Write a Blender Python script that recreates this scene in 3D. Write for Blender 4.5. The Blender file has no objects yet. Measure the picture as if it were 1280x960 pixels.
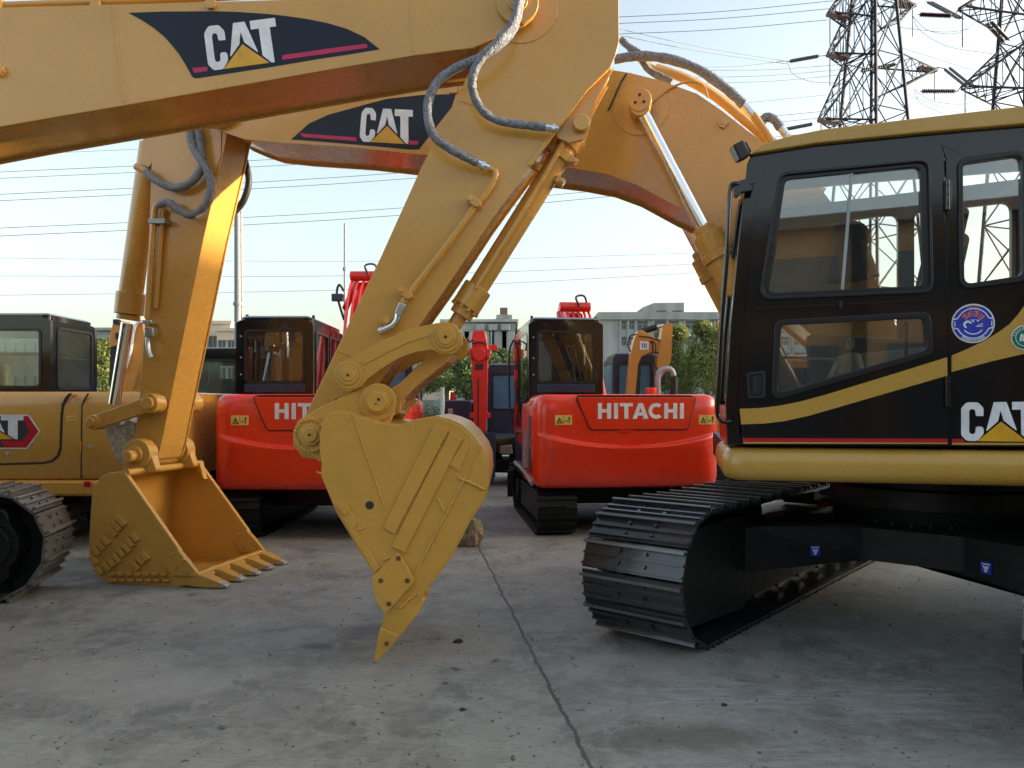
SKYS, SUNS, EXPO, SHEDH = .15, 3.2, 1.98, 8.6
import bpy, bmesh, math, random
from mathutils import Vector, Matrix, noise
R = math.radians
rng = random.Random(11)
scene = bpy.context.scene
COL = scene.collection
# ---------------------------------------------------------------- camera model (used to read real positions)
CX, HY, FP, CH = 640.0, 505.0, 960.0, 1.5
def W(px, py, Y):
    return Vector(((px-CX)/FP*Y, Y, CH-(py-HY)/FP*Y))

class Frame:
    """upright frame: u to the right, n away, z up"""
    def __init__(s, ox, oy, deg):
        a = R(deg); s.a = a
        s.O = Vector((ox, oy, 0)); s.u = Vector((math.cos(a), math.sin(a), 0)); s.n = Vector((-math.sin(a), math.cos(a), 0))
    def w(s, u, v, z): return s.O + s.u*u + s.n*v + Vector((0, 0, z))
    def px(s, x, y, v):
        k = (x-CX)/FP
        bx, by = s.O.x+v*s.n.x, s.O.y+v*s.n.y
        t = (k*by-bx)/(s.u.x-k*s.u.y)
        Y = by+t*s.u.y
        return (t, CH-(y-HY)/FP*Y)
    def pts(s, v, lst): return [s.px(p[0], p[1], v) for p in lst]
    def side(s, u0):      # frame whose u runs along n and whose n points to -u, origin on u0
        o = s.O+s.u*u0
        return Frame(o.x, o.y, math.degrees(s.a)+90)

# ---------------------------------------------------------------- 2D helpers
def rp(pts, r, n=5):
    out = []
    m = len(pts)
    for i in range(m):
        p = Vector(pts[i][:2]); a = Vector(pts[i-1][:2]); b = Vector(pts[(i+1) % m][:2])
        rr = pts[i][2] if len(pts[i]) > 2 else r
        d1 = a-p; d2 = b-p
        l1, l2 = d1.length, d2.length
        if l1 < 1e-6 or l2 < 1e-6 or rr <= 0: out.append(tuple(p)); continue
        d1 /= l1; d2 /= l2
        c = max(-1, min(1, d1.dot(d2)))
        ang = math.acos(c)
        if ang > math.pi-0.05: out.append(tuple(p)); continue
        t = min(rr/math.tan(ang/2), l1*.48, l2*.48)
        p1 = p+d1*t; p2 = p+d2*t
        for k in range(n+1):
            s = k/n
            q = p1*(1-s)**2+p*2*s*(1-s)+p2*s*s
            out.append((q.x, q.y))
    return out
def area(p): return sum(p[i-1][0]*p[i][1]-p[i][0]*p[i-1][1] for i in range(len(p)))/2
def offset(pts, d):
    """inset a polygon by d (negative grows)"""
    s = 1 if area(pts) > 0 else -1
    out = []; m = len(pts)
    for i in range(m):
        p = Vector(pts[i]); a = Vector(pts[i-1]); b = Vector(pts[(i+1) % m])
        e1 = (p-a).normalized(); e2 = (b-p).normalized()
        n1 = Vector((-e1.y, e1.x))*s; n2 = Vector((-e2.y, e2.x))*s
        k = n1+n2
        if k.length < 1e-5: out.append(tuple(p+n1*d)); continue
        k.normalize(); c = max(.4, k.dot(n1))
        q = p+k*(d/c); out.append((q.x, q.y))
    return out
def circ(cx, cy, r, n=24, a0=0, a1=360):
    full = abs(a1-a0) >= 360
    return [(cx+r*math.cos(R(a0+(a1-a0)*i/(n if full else n-1))), cy+r*math.sin(R(a0+(a1-a0)*i/(n if full else n-1)))) for i in range(n)]
def rect(x0, y0, x1, y1, r=0, n=4):
    p = [(x0, y0), (x1, y0), (x1, y1), (x0, y1)]
    return rp(p, r, n) if r else p
def catmull(P, n=6):
    P = [Vector(p) for p in P]
    if len(P) < 3: return P
    out = []
    for i in range(len(P)-1):
        p0 = P[i-1] if i else P[0]*2-P[1]
        p1, p2 = P[i], P[i+1]
        p3 = P[i+2] if i+2 < len(P) else P[-1]*2-P[-2]
        for k in range(n):
            t = k/n
            out.append(.5*((2*p1)+(p2-p0)*t+(2*p0-5*p1+4*p2-p3)*t*t+(3*p1-p0-3*p2+p3)*t**3))
    out.append(P[-1]); return out

# ---------------------------------------------------------------- things and parts
def root_loc(o):
    while o is not None and o.parent: o = o.parent
    return Vector(o.location) if o is not None else Vector((0, 0, 0))
def tag(o, label=None, cat=None, group=None, kind=None):
    if label: o['label'] = label
    if cat: o['category'] = cat
    if group: o['group'] = group
    if kind: o['kind'] = kind
    return o
def thing(name, label, cat, loc, group=None):
    o = bpy.data.objects.new(name, None); COL.objects.link(o)
    o.location = loc; o.empty_display_size = .3
    return tag(o, label, cat, group)
class MB:
    def __init__(s): s.bm = bmesh.new()
    def quad(s, pts): return s.bm.faces.new([s.bm.verts.new(p) for p in pts])
    def prism(s, f, pts, v0, v1, holes=None):
        bm = s.bm
        loops = [pts]+(holes or [])
        fr, bk, edges = [], [], []
        for L in loops:
            a = [bm.verts.new(f.w(p[0], v0, p[1])) for p in L]; b = [bm.verts.new(f.w(p[0], v1, p[1])) for p in L]
            fr.append(a); bk.append(b)
        if not holes:
            bm.faces.new(fr[0]); bm.faces.new(list(reversed(bk[0])))
        else:
            for a in fr:
                for i in range(len(a)): edges.append(bm.edges.new((a[i-1], a[i])))
            res = bmesh.ops.triangle_fill(bm, use_beauty=True, use_dissolve=False, edges=edges)
            mp = {}
            for a, b in zip(fr, bk):
                for x, y in zip(a, b): mp[x] = y
            for g in [g for g in res['geom'] if isinstance(g, bmesh.types.BMFace)]:
                bm.faces.new([mp[v] for v in reversed(g.verts)])
        for a, b in zip(fr, bk):
            for i in range(len(a)): bm.faces.new((a[i-1], a[i], b[i], b[i-1]))
        return s
    def pp(s, f, pix, v0, v1, holes=None, r=0):
        P = rp(pix, r) if r else pix
        return s.prism(f, f.pts(v0, P), v0, v1, [f.pts(v0, h) for h in holes] if holes else None)
    def box(s, f, a, b):
        return s.prism(f, [(a[0], a[2]), (b[0], a[2]), (b[0], b[2]), (a[0], b[2])], a[1], b[1])
    def obox(s, c, ax, ay, az):
        """box by centre and half vectors"""
        c = Vector(c); V = []
        for i in (-1, 1):
            for j in (-1, 1):
                for k in (-1, 1): V.append(s.bm.verts.new(c+ax*i+ay*j+az*k))
        for q in ((0, 1, 3, 2), (4, 6, 7, 5), (0, 4, 5, 1), (2, 3, 7, 6), (0, 2, 6, 4), (1, 5, 7, 3)):
            s.bm.faces.new([V[i] for i in q])
        return s
    def cyl(s, p, q, r, r2=None, n=20):
        p, q = Vector(p), Vector(q); r2 = r if r2 is None else r2
        d = (q-p).normalized(); a = d.orthogonal().normalized(); b = d.cross(a)
        A = [s.bm.verts.new(p+(a*math.cos(t)+b*math.sin(t))*r) for t in [2*math.pi*i/n for i in range(n)]]
        B = [s.bm.verts.new(q+(a*math.cos(t)+b*math.sin(t))*r2) for t in [2*math.pi*i/n for i in range(n)]]
        s.bm.faces.new(A); s.bm.faces.new(list(reversed(B)))
        for i in range(n): s.bm.faces.new((A[i-1], A[i], B[i], B[i-1]))
        return s
    def ucyl(s, f, u, z, v0, v1, r, n=24, r2=None): return s.cyl(f.w(u, v0, z), f.w(u, v1, z), r, r2, n)
    def pcyl(s, f, x, y, v0, v1, r, n=24, vp=None):
        u, z = f.px(x, y, v0 if vp is None else vp); return s.ucyl(f, u, z, v0, v1, r, n)
    def tube(s, pts, r, n=10, sm=6, wob=0):
        P = catmull(pts, sm) if sm else [Vector(p) for p in pts]
        rings = []; a = None
        for i, p in enumerate(P):
            d = (P[min(i+1, len(P)-1)]-P[max(i-1, 0)]).normalized()
            if a is None: a = d.orthogonal().normalized()
            a = (a-d*a.dot(d)).normalized(); b = d.cross(a)
            rr = r*(1+wob*(rng.random()-.5)*2) if wob else r
            rings.append([s.bm.verts.new(p+(a*math.cos(t)+b*math.sin(t))*(rr*(1+wob*.5*(rng.random()-.5)))) for t in [2*math.pi*k/n for k in range(n)]])
        for A, B in zip(rings, rings[1:]):
            for k in range(n): s.bm.faces.new((A[k-1], A[k], B[k], B[k-1]))
        s.bm.faces.new(rings[0]); s.bm.faces.new(list(reversed(rings[-1])))
        return s
    def shell(s, f, line, v0, v1, th):
        """bent plate: polyline (u,z) swept from v0 to v1, thickness th to its left"""
        P = [Vector(p) for p in line]; I = []
        for i, p in enumerate(P):
            d = (P[min(i+1, len(P)-1)]-P[max(i-1, 0)]).normalized()
            I.append(p+Vector((-d.y, d.x))*th)
        return s.prism(f, [tuple(p) for p in P]+[tuple(p) for p in reversed(I)], v0, v1)
    def loft(s, layers):
        L = [[s.bm.verts.new(p) for p in l] for l in layers]
        s.bm.faces.new(L[0]); s.bm.faces.new(list(reversed(L[-1])))
        for A, B in zip(L, L[1:]):
            for k in range(len(A)): s.bm.faces.new((A[k-1], A[k], B[k], B[k-1]))
        return s
    def build(s, name, mat, parent=None, bevel=0, ang=35, smooth=True, label=None, seg=2, norm=True):
        loc = root_loc(parent)
        if norm: bmesh.ops.recalc_face_normals(s.bm, faces=s.bm.faces)
        for v in s.bm.verts: v.co -= loc
        me = bpy.data.meshes.new(name); s.bm.to_mesh(me); s.bm.free()
        o = bpy.data.objects.new(name, me); COL.objects.link(o)
        if parent is not None: o.parent = parent
        if mat: me.materials.append(mat)
        if smooth and len(me.polygons):
            me.polygons.foreach_set('use_smooth', [True]*len(me.polygons))
            me.set_sharp_from_angle(angle=R(ang))
        if bevel:
            m = o.modifiers.new('bevel', 'BEVEL'); m.width = bevel; m.segments = seg; m.limit_method = 'ANGLE'; m.angle_limit = R(40); m.harden_normals = True
            m.use_clamp_overlap = True
        if label: o['label'] = label
        return o

# ---------------------------------------------------------------- materials
def new_mat(name):
    m = bpy.data.materials.new(name); m.use_nodes = True
    nt = m.node_tree
    return m, nt, nt.nodes['Principled BSDF']
def setp(b, **k):
    for a, v in k.items(): b.inputs[a.replace('_', ' ')].default_value = v
def nz(nt, scale, detail=4, rough=.6, vec=None, dist=0):
    n = nt.nodes.new('ShaderNodeTexNoise'); n.inputs['Scale'].default_value = scale; n.inputs['Detail'].default_value = detail
    n.inputs['Roughness'].default_value = rough; n.inputs['Distortion'].default_value = dist
    if vec: nt.links.new(vec, n.inputs['Vector'])
    return n
def geo_pos(nt):
    return nt.nodes.new('ShaderNodeNewGeometry').outputs['Position']
def ramp(nt, src, stops):
    r = nt.nodes.new('ShaderNodeValToRGB'); nt.links.new(src, r.inputs[0])
    e = r.color_ramp.elements
    while len(e) < len(stops): e.new(.5)
    for i, (p, c) in enumerate(stops):
        e[i].position = p; e[i].color = (c, c, c, 1) if not isinstance(c, tuple) else (*c, 1)
    return r
def mix(nt, fac, a, b, mode='MIX'):
    m = nt.nodes.new('ShaderNodeMix'); m.data_type = 'RGBA'; m.blend_type = mode
    for s, v in ((m.inputs[0], fac), (m.inputs[6], a), (m.inputs[7], b)):
        if hasattr(v, 'is_linked') or isinstance(v, bpy.types.NodeSocket): nt.links.new(v, s)
        else: s.default_value = v if not isinstance(v, tuple) else (*v, 1)
    return m.outputs[2]
def math_n(nt, op, a, b=None, c=None):
    m = nt.nodes.new('ShaderNodeMath'); m.operation = op
    for i, v in enumerate((a, b, c)):
        if v is None: continue
        if isinstance(v, bpy.types.NodeSocket): nt.links.new(v, m.inputs[i])
        else: m.inputs[i].default_value = v
    return m.outputs[0]
def bump(nt, b, h, strength, dist=.01):
    n = nt.nodes.new('ShaderNodeBump'); n.inputs['Strength'].default_value = strength; n.inputs['Distance'].default_value = dist
    nt.links.new(h, n.inputs['Height']); nt.links.new(n.outputs[0], b.inputs['Normal'])
def paint(name, col, rough=.35, coat=.3, dirt=.25, dirtcol=(.22, .17, .10), lump=.15, spec=.5, scale=1):
    m, nt, b = new_mat(name)
    pos = geo_pos(nt)
    big = nz(nt, 1.3*scale, 5, .65, pos); fine = nz(nt, 22*scale, 5, .7, pos)
    c1 = mix(nt, ramp(nt, big.outputs[0], [(.3, 0.0), (.75, 1.0)]).outputs[0], tuple(x*.90 for x in col), tuple(min(1, x*1.07) for x in col))
    comb = math_n(nt, 'MULTIPLY', big.outputs[0], fine.outputs[0])
    dm = ramp(nt, comb, [(.27, 0.0), (.42, dirt)]).outputs[0]
    c2 = mix(nt, dm, c1, dirtcol)
    nt.links.new(c2, b.inputs['Base Color'])
    rr = ramp(nt, fine.outputs[0], [(.3, rough*.85), (.7, min(1, rough*1.25))])
    nt.links.new(rr.outputs[0], b.inputs['Roughness'])
    setp(b, Coat_Weight=coat, Coat_Roughness=.12, Specular_IOR_Level=spec)
    lm = nz(nt, 7, 3, .5, pos); mixh = math_n(nt, 'MULTIPLY_ADD', fine.outputs[0], .12, lm.outputs[0])
    bump(nt, b, mixh, lump, .02)
    return m
def flat(name, col, rough=.6, metal=0, spec=.5, coat=0):
    m, nt, b = new_mat(name)
    pos = geo_pos(nt); n = nz(nt, 9, 5, .7, pos)
    c = mix(nt, ramp(nt, n.outputs[0], [(.3, 0.0), (.7, 1.0)]).outputs[0], tuple(x*.82 for x in col), tuple(min(1, x*1.12) for x in col))
    nt.links.new(c, b.inputs['Base Color'])
    setp(b, Roughness=rough, Metallic=metal, Specular_IOR_Level=spec, Coat_Weight=coat)
    return m
M = {}
M['yellow'] = paint('yellow_paint', (.60, .31, .060), .27, .45, .05, (.34, .18, .04), lump=.07)
M['bucket'] = paint('bucket_paint', (.55, .29, .05), .40, .15, .22, (.24, .13, .035), lump=.45, scale=2.2)
M['worn_edge'] = flat('worn_grouser_edge', (.16, .155, .15), .35, metal=.3)
M['band'] = paint('ochre_panel_paint', (.53, .30, .055), .27, .3, .1)
M['black'] = paint('black_gloss_paint', (.009, .0075, .008), .10, .25, .05, (.03, .025, .02), lump=.03)
M['under'] = paint('undercarriage_black', (.007, .0075, .0075), .45, .0, .30, (.03, .028, .025), lump=.3, spec=.3)
M['shoe'] = paint('track_shoe_black', (.02, .023, .027), .30, .55, .5, (.07, .066, .058), lump=.4, scale=2)
M['shoe_worn'] = paint('worn_track_shoe', (.10, .095, .09), .36, .3, .6, (.2, .18, .15), lump=.4, scale=2)
M['red'] = paint('red_orange_paint', (.80, .040, .010), .24, .4, .06, (.35, .04, .015), lump=.012)
M['redarm'] = paint('red_boom_paint', (.72, .022, .015), .35, .3, .15, (.2, .02, .01))
M['orange'] = paint('orange_paint', (.60, .24, .025), .4, .3, .2)
M['decal'] = flat('dark_decal_film', (.007, .012, .024), .3, spec=.3)
M['white'] = flat('white_lettering', (.78, .79, .80), .35)
M['tri'] = flat('amber_triangle', (.75, .38, .02), .35)
M['pink'] = flat('crimson_stripe', (.55, .01, .09), .35)
M['redstripe'] = flat('red_stripe', (.5, .008, .02), .3)
M['blue'] = flat('blue_sticker', (.03, .045, .42), .35)
M['green'] = flat('green_sticker', (.01, .16, .09), .35)
M['orange_ink'] = flat('orange_ink', (.8, .2, .06), .4)
M['rubber'] = flat('black_rubber', (.012, .012, .013), .55)
M['seal'] = flat('window_seal', (.015, .015, .018), .3)
M['interior'] = flat('cab_interior', (.16, .14, .12), .8)
M['headliner'] = flat('headliner', (.3, .17, .08), .8)
M['seat'] = flat('seat_cloth', (.05, .045, .045), .9)
M['seatbrown'] = flat('seat_brown', (.2, .09, .04), .8)
M['plastic'] = flat('grey_plastic', (.32, .35, .32), .5)
M['plate'] = flat('warning_plate', (.75, .55, .12), .45)
M['ink'] = flat('black_ink', (.02, .02, .02), .5)
M['louvre'] = flat('dark_louvre', (.03, .03, .03), .7)
M['film'] = flat('blue_protective_film', (.07, .18, .27), .35, spec=.4)
M['navy'] = flat('navy_paint', (.02, .03, .065), .35, coat=.3)
M['silver'] = flat('silver_fitting', (.75, .76, .78), .25, metal=1)
M['gun'] = flat('galvanised_steel', (.35, .37, .39), .5, metal=.4)
def chrome():
    m, nt, b = new_mat('chrome_rod'); setp(b, Base_Color=(.86, .86, .88, 1), Metallic=1.0, Roughness=.09); return m
M['chrome'] = chrome()
def wrap_mat():
    m, nt, b = new_mat('grey_spiral_wrap')
    pos = geo_pos(nt)
    n = nz(nt, 38, 3, .6, pos, 2.0)
    nt.links.new(ramp(nt, n.outputs[0], [(.36, (.10, .105, .12)), (.60, (.27, .28, .32))]).outputs[0], b.inputs['Base Color'])
    setp(b, Roughness=.42)
    bump(nt, b, n.outputs[0], .9, .012); return m
M['wrap'] = wrap_mat()
def glass(name, tint, refl=1.55, haze=.0, hz=(.5, .55, .55)):
    m, nt, b = new_mat(name); nt.nodes.remove(b)
    tr = nt.nodes.new('ShaderNodeBsdfTransparent'); tr.inputs[0].default_value = (*tint, 1)
    gl = nt.nodes.new('ShaderNodeBsdfGlossy'); gl.inputs['Roughness'].default_value = .015; gl.inputs[0].default_value = (1, 1, 1, 1)
    fr = nt.nodes.new('ShaderNodeFresnel'); fr.inputs[0].default_value = refl
    mx = nt.nodes.new('ShaderNodeMixShader'); nt.links.new(fr.outputs[0], mx.inputs[0])
    base = tr
    if haze:
        df = nt.nodes.new('ShaderNodeBsdfDiffuse'); df.inputs[0].default_value = (*hz, 1)
        n = nz(nt, 3, 4, .6, geo_pos(nt)); rr = ramp(nt, n.outputs[0], [(.35, haze*.4), (.75, haze)])
        m2 = nt.nodes.new('ShaderNodeMixShader'); nt.links.new(rr.outputs[0], m2.inputs[0])
        nt.links.new(tr.outputs[0], m2.inputs[1]); nt.links.new(df.outputs[0], m2.inputs[2]); base = m2
    nt.links.new(base.outputs[0], mx.inputs[1]); nt.links.new(gl.outputs[0], mx.inputs[2])
    nt.links.new(mx.outputs[0], nt.nodes['Material Output'].inputs[0])
    return m
M['glass'] = glass('cab_glass', (.91, .94, .92), 2.1, .07, (.4, .41, .39))  # pale haze mixed in, brightening the panes like reflected sky
M['glass_green'] = glass('green_cab_glass', (.90, .96, .93), 1.7, .14, (.42, .5, .46))  # pale green haze stands in for reflections on the dark side panes
M['glass_dark'] = glass('dusty_dark_glass', (.9, .9, .87), 1.7, .05, (.3, .28, .25))
# concrete yard
def concrete():
    m, nt, b = new_mat('yard_concrete')
    pos = geo_pos(nt)
    big = nz(nt, .35, 5, .6, pos, .4); mid = nz(nt, 1.7, 6, .7, pos, .6); fine = nz(nt, 30, 6, .75, pos); grit = nz(nt, 160, 3, .7, pos)
    st = nt.nodes.new('ShaderNodeMapping'); nt.links.new(pos, st.inputs[0]); st.inputs['Rotation'].default_value = (0, 0, .5); st.inputs['Scale'].default_value = (1.2, 9, 1)
    scr = nz(nt, 2.2, 6, .75, st.outputs[0], .5)
    c = mix(nt, ramp(nt, big.outputs[0], [(.3, 0.0), (.7, 1.0)]).outputs[0], (.20, .192, .165), (.35, .338, .295))
    c = mix(nt, ramp(nt, mid.outputs[0], [(.45, 0.0), (.62, .75)]).outputs[0], c, (.10, .098, .087))
    c = mix(nt, ramp(nt, scr.outputs[0], [(.57, 0.0), (.66, .6)]).outputs[0], c, (.30, .30, .28))
    c = mix(nt, ramp(nt, fine.outputs[0], [(.40, 0.0), (.75, .5)]).outputs[0], c, (.25, .245, .235))
    blot = nz(nt, 5.5, 8, .8, pos, .5)
    c = mix(nt, ramp(nt, blot.outputs[0], [(.49, 0.0), (.60, .55)]).outputs[0], c, (.36, .345, .305))
    blot2 = nz(nt, 9, 8, .8, st.outputs[0], .3)
    c = mix(nt, ramp(nt, blot2.outputs[0], [(.38, .65), (.46, 0.0)]).outputs[0], c, (.075, .072, .06))
    sp = nz(nt, 7, 4, .6, pos, .3)
    spots = ramp(nt, sp.outputs[0], [(.66, 0.0), (.69, .8)]).outputs[0]
    c = mix(nt, spots, c, (.05, .048, .044))
    # broad damp looking stains and scraped chalky patches, each with a shape of its own
    def patch(cx, cy, rx, ry, col, s, c, edge=.35, nzs=2.0):
        mp = nt.nodes.new('ShaderNodeMapping'); mp.vector_type = 'POINT'
        nt.links.new(pos, mp.inputs[0]); mp.inputs['Location'].default_value = (-cx/rx, -cy/ry, 0); mp.inputs['Scale'].default_value = (1/rx, 1/ry, 0)
        ln = nt.nodes.new('ShaderNodeVectorMath'); ln.operation = 'LENGTH'; nt.links.new(mp.outputs[0], ln.inputs[0])
        n = nz(nt, nzs, 6, .75, pos, .8)
        v = math_n(nt, 'MULTIPLY_ADD', n.outputs[0], 1.6, ln.outputs['Value'])
        v = math_n(nt, 'MULTIPLY', v, .5)
        return mix(nt, ramp(nt, v, [(.55, s), (.80, 0.0)]).outputs[0], c, col)
    strk = nz(nt, 3.2, 8, .85, st.outputs[0], .6)
    def spatch(cx, cy, rx, ry, col, s, c):
        m0 = patch(cx, cy, rx, ry, (1, 1, 1), 1.0, (0, 0, 0), nzs=5)
        g = nt.nodes.new('ShaderNodeRGBToBW'); nt.links.new(m0, g.inputs[0])
        k = math_n(nt, 'MULTIPLY', g.outputs[0], ramp(nt, strk.outputs[0], [(.46, 0.0), (.60, s)]).outputs[0])
        return mix(nt, k, c, col)
    c = spatch(1.0, 3.95, .75, .55, (.36, .38, .385), .9, c)
    c = spatch(1.9, 3.9, .8, .5, (.40, .41, .40), .9, c)
    c = spatch(1.2, 3.2, 1.2, .4, (.36, .37, .35), .7, c)
    c = spatch(-.9, 5.4, 1.4, .8, (.30, .295, .27), .7, c)
    c = spatch(.9, 7.0, 1.6, 1.0, (.28, .27, .245), .6, c)
    c = patch(.8, 3.45, .6, .22, (.12, .115, .09), .7, c, nzs=7)
    c = patch(-2.2, 4.2, 1.2, .5, (.34, .32, .29), .5, c, nzs=3)
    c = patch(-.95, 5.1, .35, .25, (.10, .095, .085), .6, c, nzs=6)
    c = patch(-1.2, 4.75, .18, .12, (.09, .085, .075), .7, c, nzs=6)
    # slab joints
    a = math.atan2(5.04, -.70)
    def joint(ang, off, spacing, wid):
        mp = nt.nodes.new('ShaderNodeVectorRotate'); mp.rotation_type = 'Z_AXIS'; mp.inputs['Angle'].default_value = ang
        nt.links.new(pos, mp.inputs[0])
        sx = nt.nodes.new('ShaderNodeSeparateXYZ'); nt.links.new(mp.outputs[0], sx.inputs[0])
        wob = nz(nt, 3.5, 4, .7, pos)
        x = math_n(nt, 'MULTIPLY_ADD', wob.outputs[0], .07, sx.outputs[0])
        x = math_n(nt, 'ADD', x, off)
        fm = math_n(nt, 'PINGPONG', x, spacing/2)
        return math_n(nt, 'LESS_THAN', fm, wid)
    j = math_n(nt, 'MAXIMUM', joint(math.pi/2-a, JOFF, 9.6, .010), joint(-a+.02, 1.42, 11.5, .006))
    c = mix(nt, math_n(nt, 'MULTIPLY', j, .85), c, (.06, .058, .055))
    nt.links.new(c, b.inputs['Base Color'])
    nt.links.new(ramp(nt, mid.outputs[0], [(.3, .85), (.7, .62)]).outputs[0], b.inputs['Roughness'])
    h = math_n(nt, 'ADD', math_n(nt, 'MULTIPLY', fine.outputs[0], .6), math_n(nt, 'MULTIPLY', mid.outputs[0], 1.5))
    h = math_n(nt, 'MULTIPLY_ADD', grit.outputs[0], .25, h)
    h = math_n(nt, 'SUBTRACT', h, math_n(nt, 'MULTIPLY', j, .8))
    bump(nt, b, h, .55, .014)
    return m
# joint line passes through (-.37,8.2) and (.33,3.16): after rotating it upright its x is constant
_a = math.atan2(5.04, -.70); _r = math.pi/2-_a
JX = math.cos(_r)*.33-math.sin(_r)*3.16
JOFF = -JX-.035
M['concrete'] = concrete()
def wallmat(name, c1, c2, scale=.8, rough=.85):
    m, nt, b = new_mat(name)
    pos = geo_pos(nt)
    mp = nt.nodes.new('ShaderNodeMapping'); nt.links.new(pos, mp.inputs[0]); mp.inputs['Scale'].default_value = (1, 1, .25)
    n = nz(nt, scale, 6, .7, mp.outputs[0], .3)
    nt.links.new(ramp(nt, n.outputs[0], [(.3, c1), (.7, c2)]).outputs[0], b.inputs['Base Color']); setp(b, Roughness=rough)
    return m
M['wall_grey'] = wallmat('weathered_grey_render', (.20, .23, .23), (.38, .41, .40))
M['wall_pale'] = wallmat('stained_pale_render', (.22, .25, .24), (.50, .53, .50), .45)
M['wall_warm'] = wallmat('cream_render', (.5, .42, .33), (.62, .53, .43))
M['wall_brown'] = wallmat('ochre_brown_render', (.36, .20, .09), (.50, .30, .14))
M['roof_dark'] = wallmat('tank_brown', (.12, .10, .08), (.2, .16, .12))
M['win'] = flat('dark_window_glass', (.045, .06, .07), .15, spec=.6)
M['winframe'] = flat('window_frame', (.3, .33, .34), .5)
M['steel'] = flat('pylon_steel', (.018, .022, .038), .8)
M['insul'] = flat('insulator_maroon', (.07, .015, .02), .35, coat=.3)
M['insul_grey'] = flat('insulator_grey', (.10, .10, .10), .4)
M['wire'] = flat('cable', (.10, .115, .13), .6)
M['polegrey'] = flat('pole_grey', (.2, .22, .24), .6)
M['mud'] = flat('dried_mud', (.22, .17, .10), .95)
M['cream'] = flat('cream_plastic', (.55, .5, .36), .5)
M['grit'] = flat('grit', (.13, .12, .10), .9)
M['win'] = flat('dark_window_glass', (.07, .09, .10), .2, spec=.6)
M['pebble'] = flat('dark_pebble', (.04, .038, .035), .9)
def leafmat(name, c1, c2, c3):
    m, nt, b = new_mat(name)
    oi = nz(nt, .9, 3, .6, geo_pos(nt)); n2 = nz(nt, 14, 2, .5, geo_pos(nt))
    c = mix(nt, ramp(nt, oi.outputs[0], [(.35, 0.0), (.65, 1.0)]).outputs[0], c1, c2)
    c = mix(nt, ramp(nt, n2.outputs[0], [(.5, 0.0), (.7, .8)]).outputs[0], c, c3)
    nt.links.new(c, b.inputs['Base Color']); setp(b, Roughness=.6, Specular_IOR_Level=.3)
    tl = nt.nodes.new('ShaderNodeBsdfTranslucent'); nt.links.new(c, tl.inputs[0])
    mx = nt.nodes.new('ShaderNodeMixShader'); mx.inputs[0].default_value = .35
    nt.links.new(b.outputs[0], mx.inputs[1]); nt.links.new(tl.outputs[0], mx.inputs[2]); nt.links.new(mx.outputs[0], nt.nodes['Material Output'].inputs[0])
    return m
M['leaf'] = leafmat('green_leaves', (.06, .11, .04), (.10, .16, .06), (.16, .20, .09))
M['leaf_lime'] = leafmat('yellow_green_leaves', (.13, .17, .05), (.20, .23, .07), (.30, .30, .10))
M['leaf_hedge'] = leafmat('hedge_leaves', (.03, .07, .03), (.05, .10, .04), (.10, .14, .05))
M['bark'] = flat('bark', (.10, .08, .06), .9)
# ================================================================= lettering
LET = {
 'C': [(7, 48), (21, 48), (28, 41), (28, 30.9, .5), (18, 31), (18, 37), (16, 39.5), (12, 39.5), (10, 37), (10, 11), (12, 8.5), (16, 8.5), (18, 11), (18, 18), (28, 18), (28, 9), (20, 0), (7, 0), (0, 7), (0, 41)],
 'A': [(31, 11.5), (41, 48), (57, 48), (70, 12.5), (53, 25.5), (49.5, 38), (46, 24.5)],
 'T': [(64, 48), (99, 48), (99, 38.5), (90, 38.5), (90, 0), (86, 0), (75, 9), (75, 38.5), (64, 38.5)]}
TRI = [(20.5, 0), (50, 24), (83, 0)]
def bil(c, x, y):
    BL, BR, TL, TR = c; s, t = x/100, y/48
    return tuple((BL[i]*(1-s)+BR[i]*s)*(1-t)+(TL[i]*(1-s)+TR[i]*s)*t for i in (0, 1))
def cat_logo(f, v, corners, parent, th=.002, cut=None):
    mb = MB()
    for k in 'CAT': mb.pp(f, [bil(corners, *p) for p in (rp(LET[k], 6 if k == 'C' else .8, 4))], v-th, v)
    mb.build('lettering', M['white'], parent, smooth=False)
    MB().pp(f, [bil(corners, *p) for p in TRI], v-th*1.5, v).build('triangle_mark', M['tri'], parent, smooth=False)
def hitachi_poly():
    H = [(0, 0), (5.2, 0), (5.2, 8), (11.8, 8), (11.8, 0), (17, 0), (17, 20), (11.8, 20), (11.8, 12.2), (5.2, 12.2), (5.2, 20), (0, 20)]
    I = [(0, 0), (5.2, 0), (5.2, 20), (0, 20)]
    T = [(5.6, 0), (10.8, 0), (10.8, 15.8), (16.6, 15.8), (16.6, 20), (0, 20), (0, 15.8), (5.6, 15.8)]
    A = [(0, 0), (5.5, 0), (7, 4.2), (13.4, 4.2), (14.9, 0), (20.6, 0), (13.2, 20), (7.4, 20)]
    Ah = [(8.3, 8), (12.1, 8), (10.2, 13.9)]
    C = [p for p in circ(10, 10, 10.1, 17, 48, 312)]+[p for p in circ(10, 10, 5.4, 13, 308, 52)]
    sh = lambda P, d: [(x+d, y) for x, y in P]
    return [(sh(H, 0), None), (sh(I, 20.6), None), (sh(T, 28.3), None), (sh(A, 44.6), [sh(Ah, 44.6)]), (sh(C, 65.2), None), (sh(H, 85.5), None), (sh(I, 106), None)]

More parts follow.
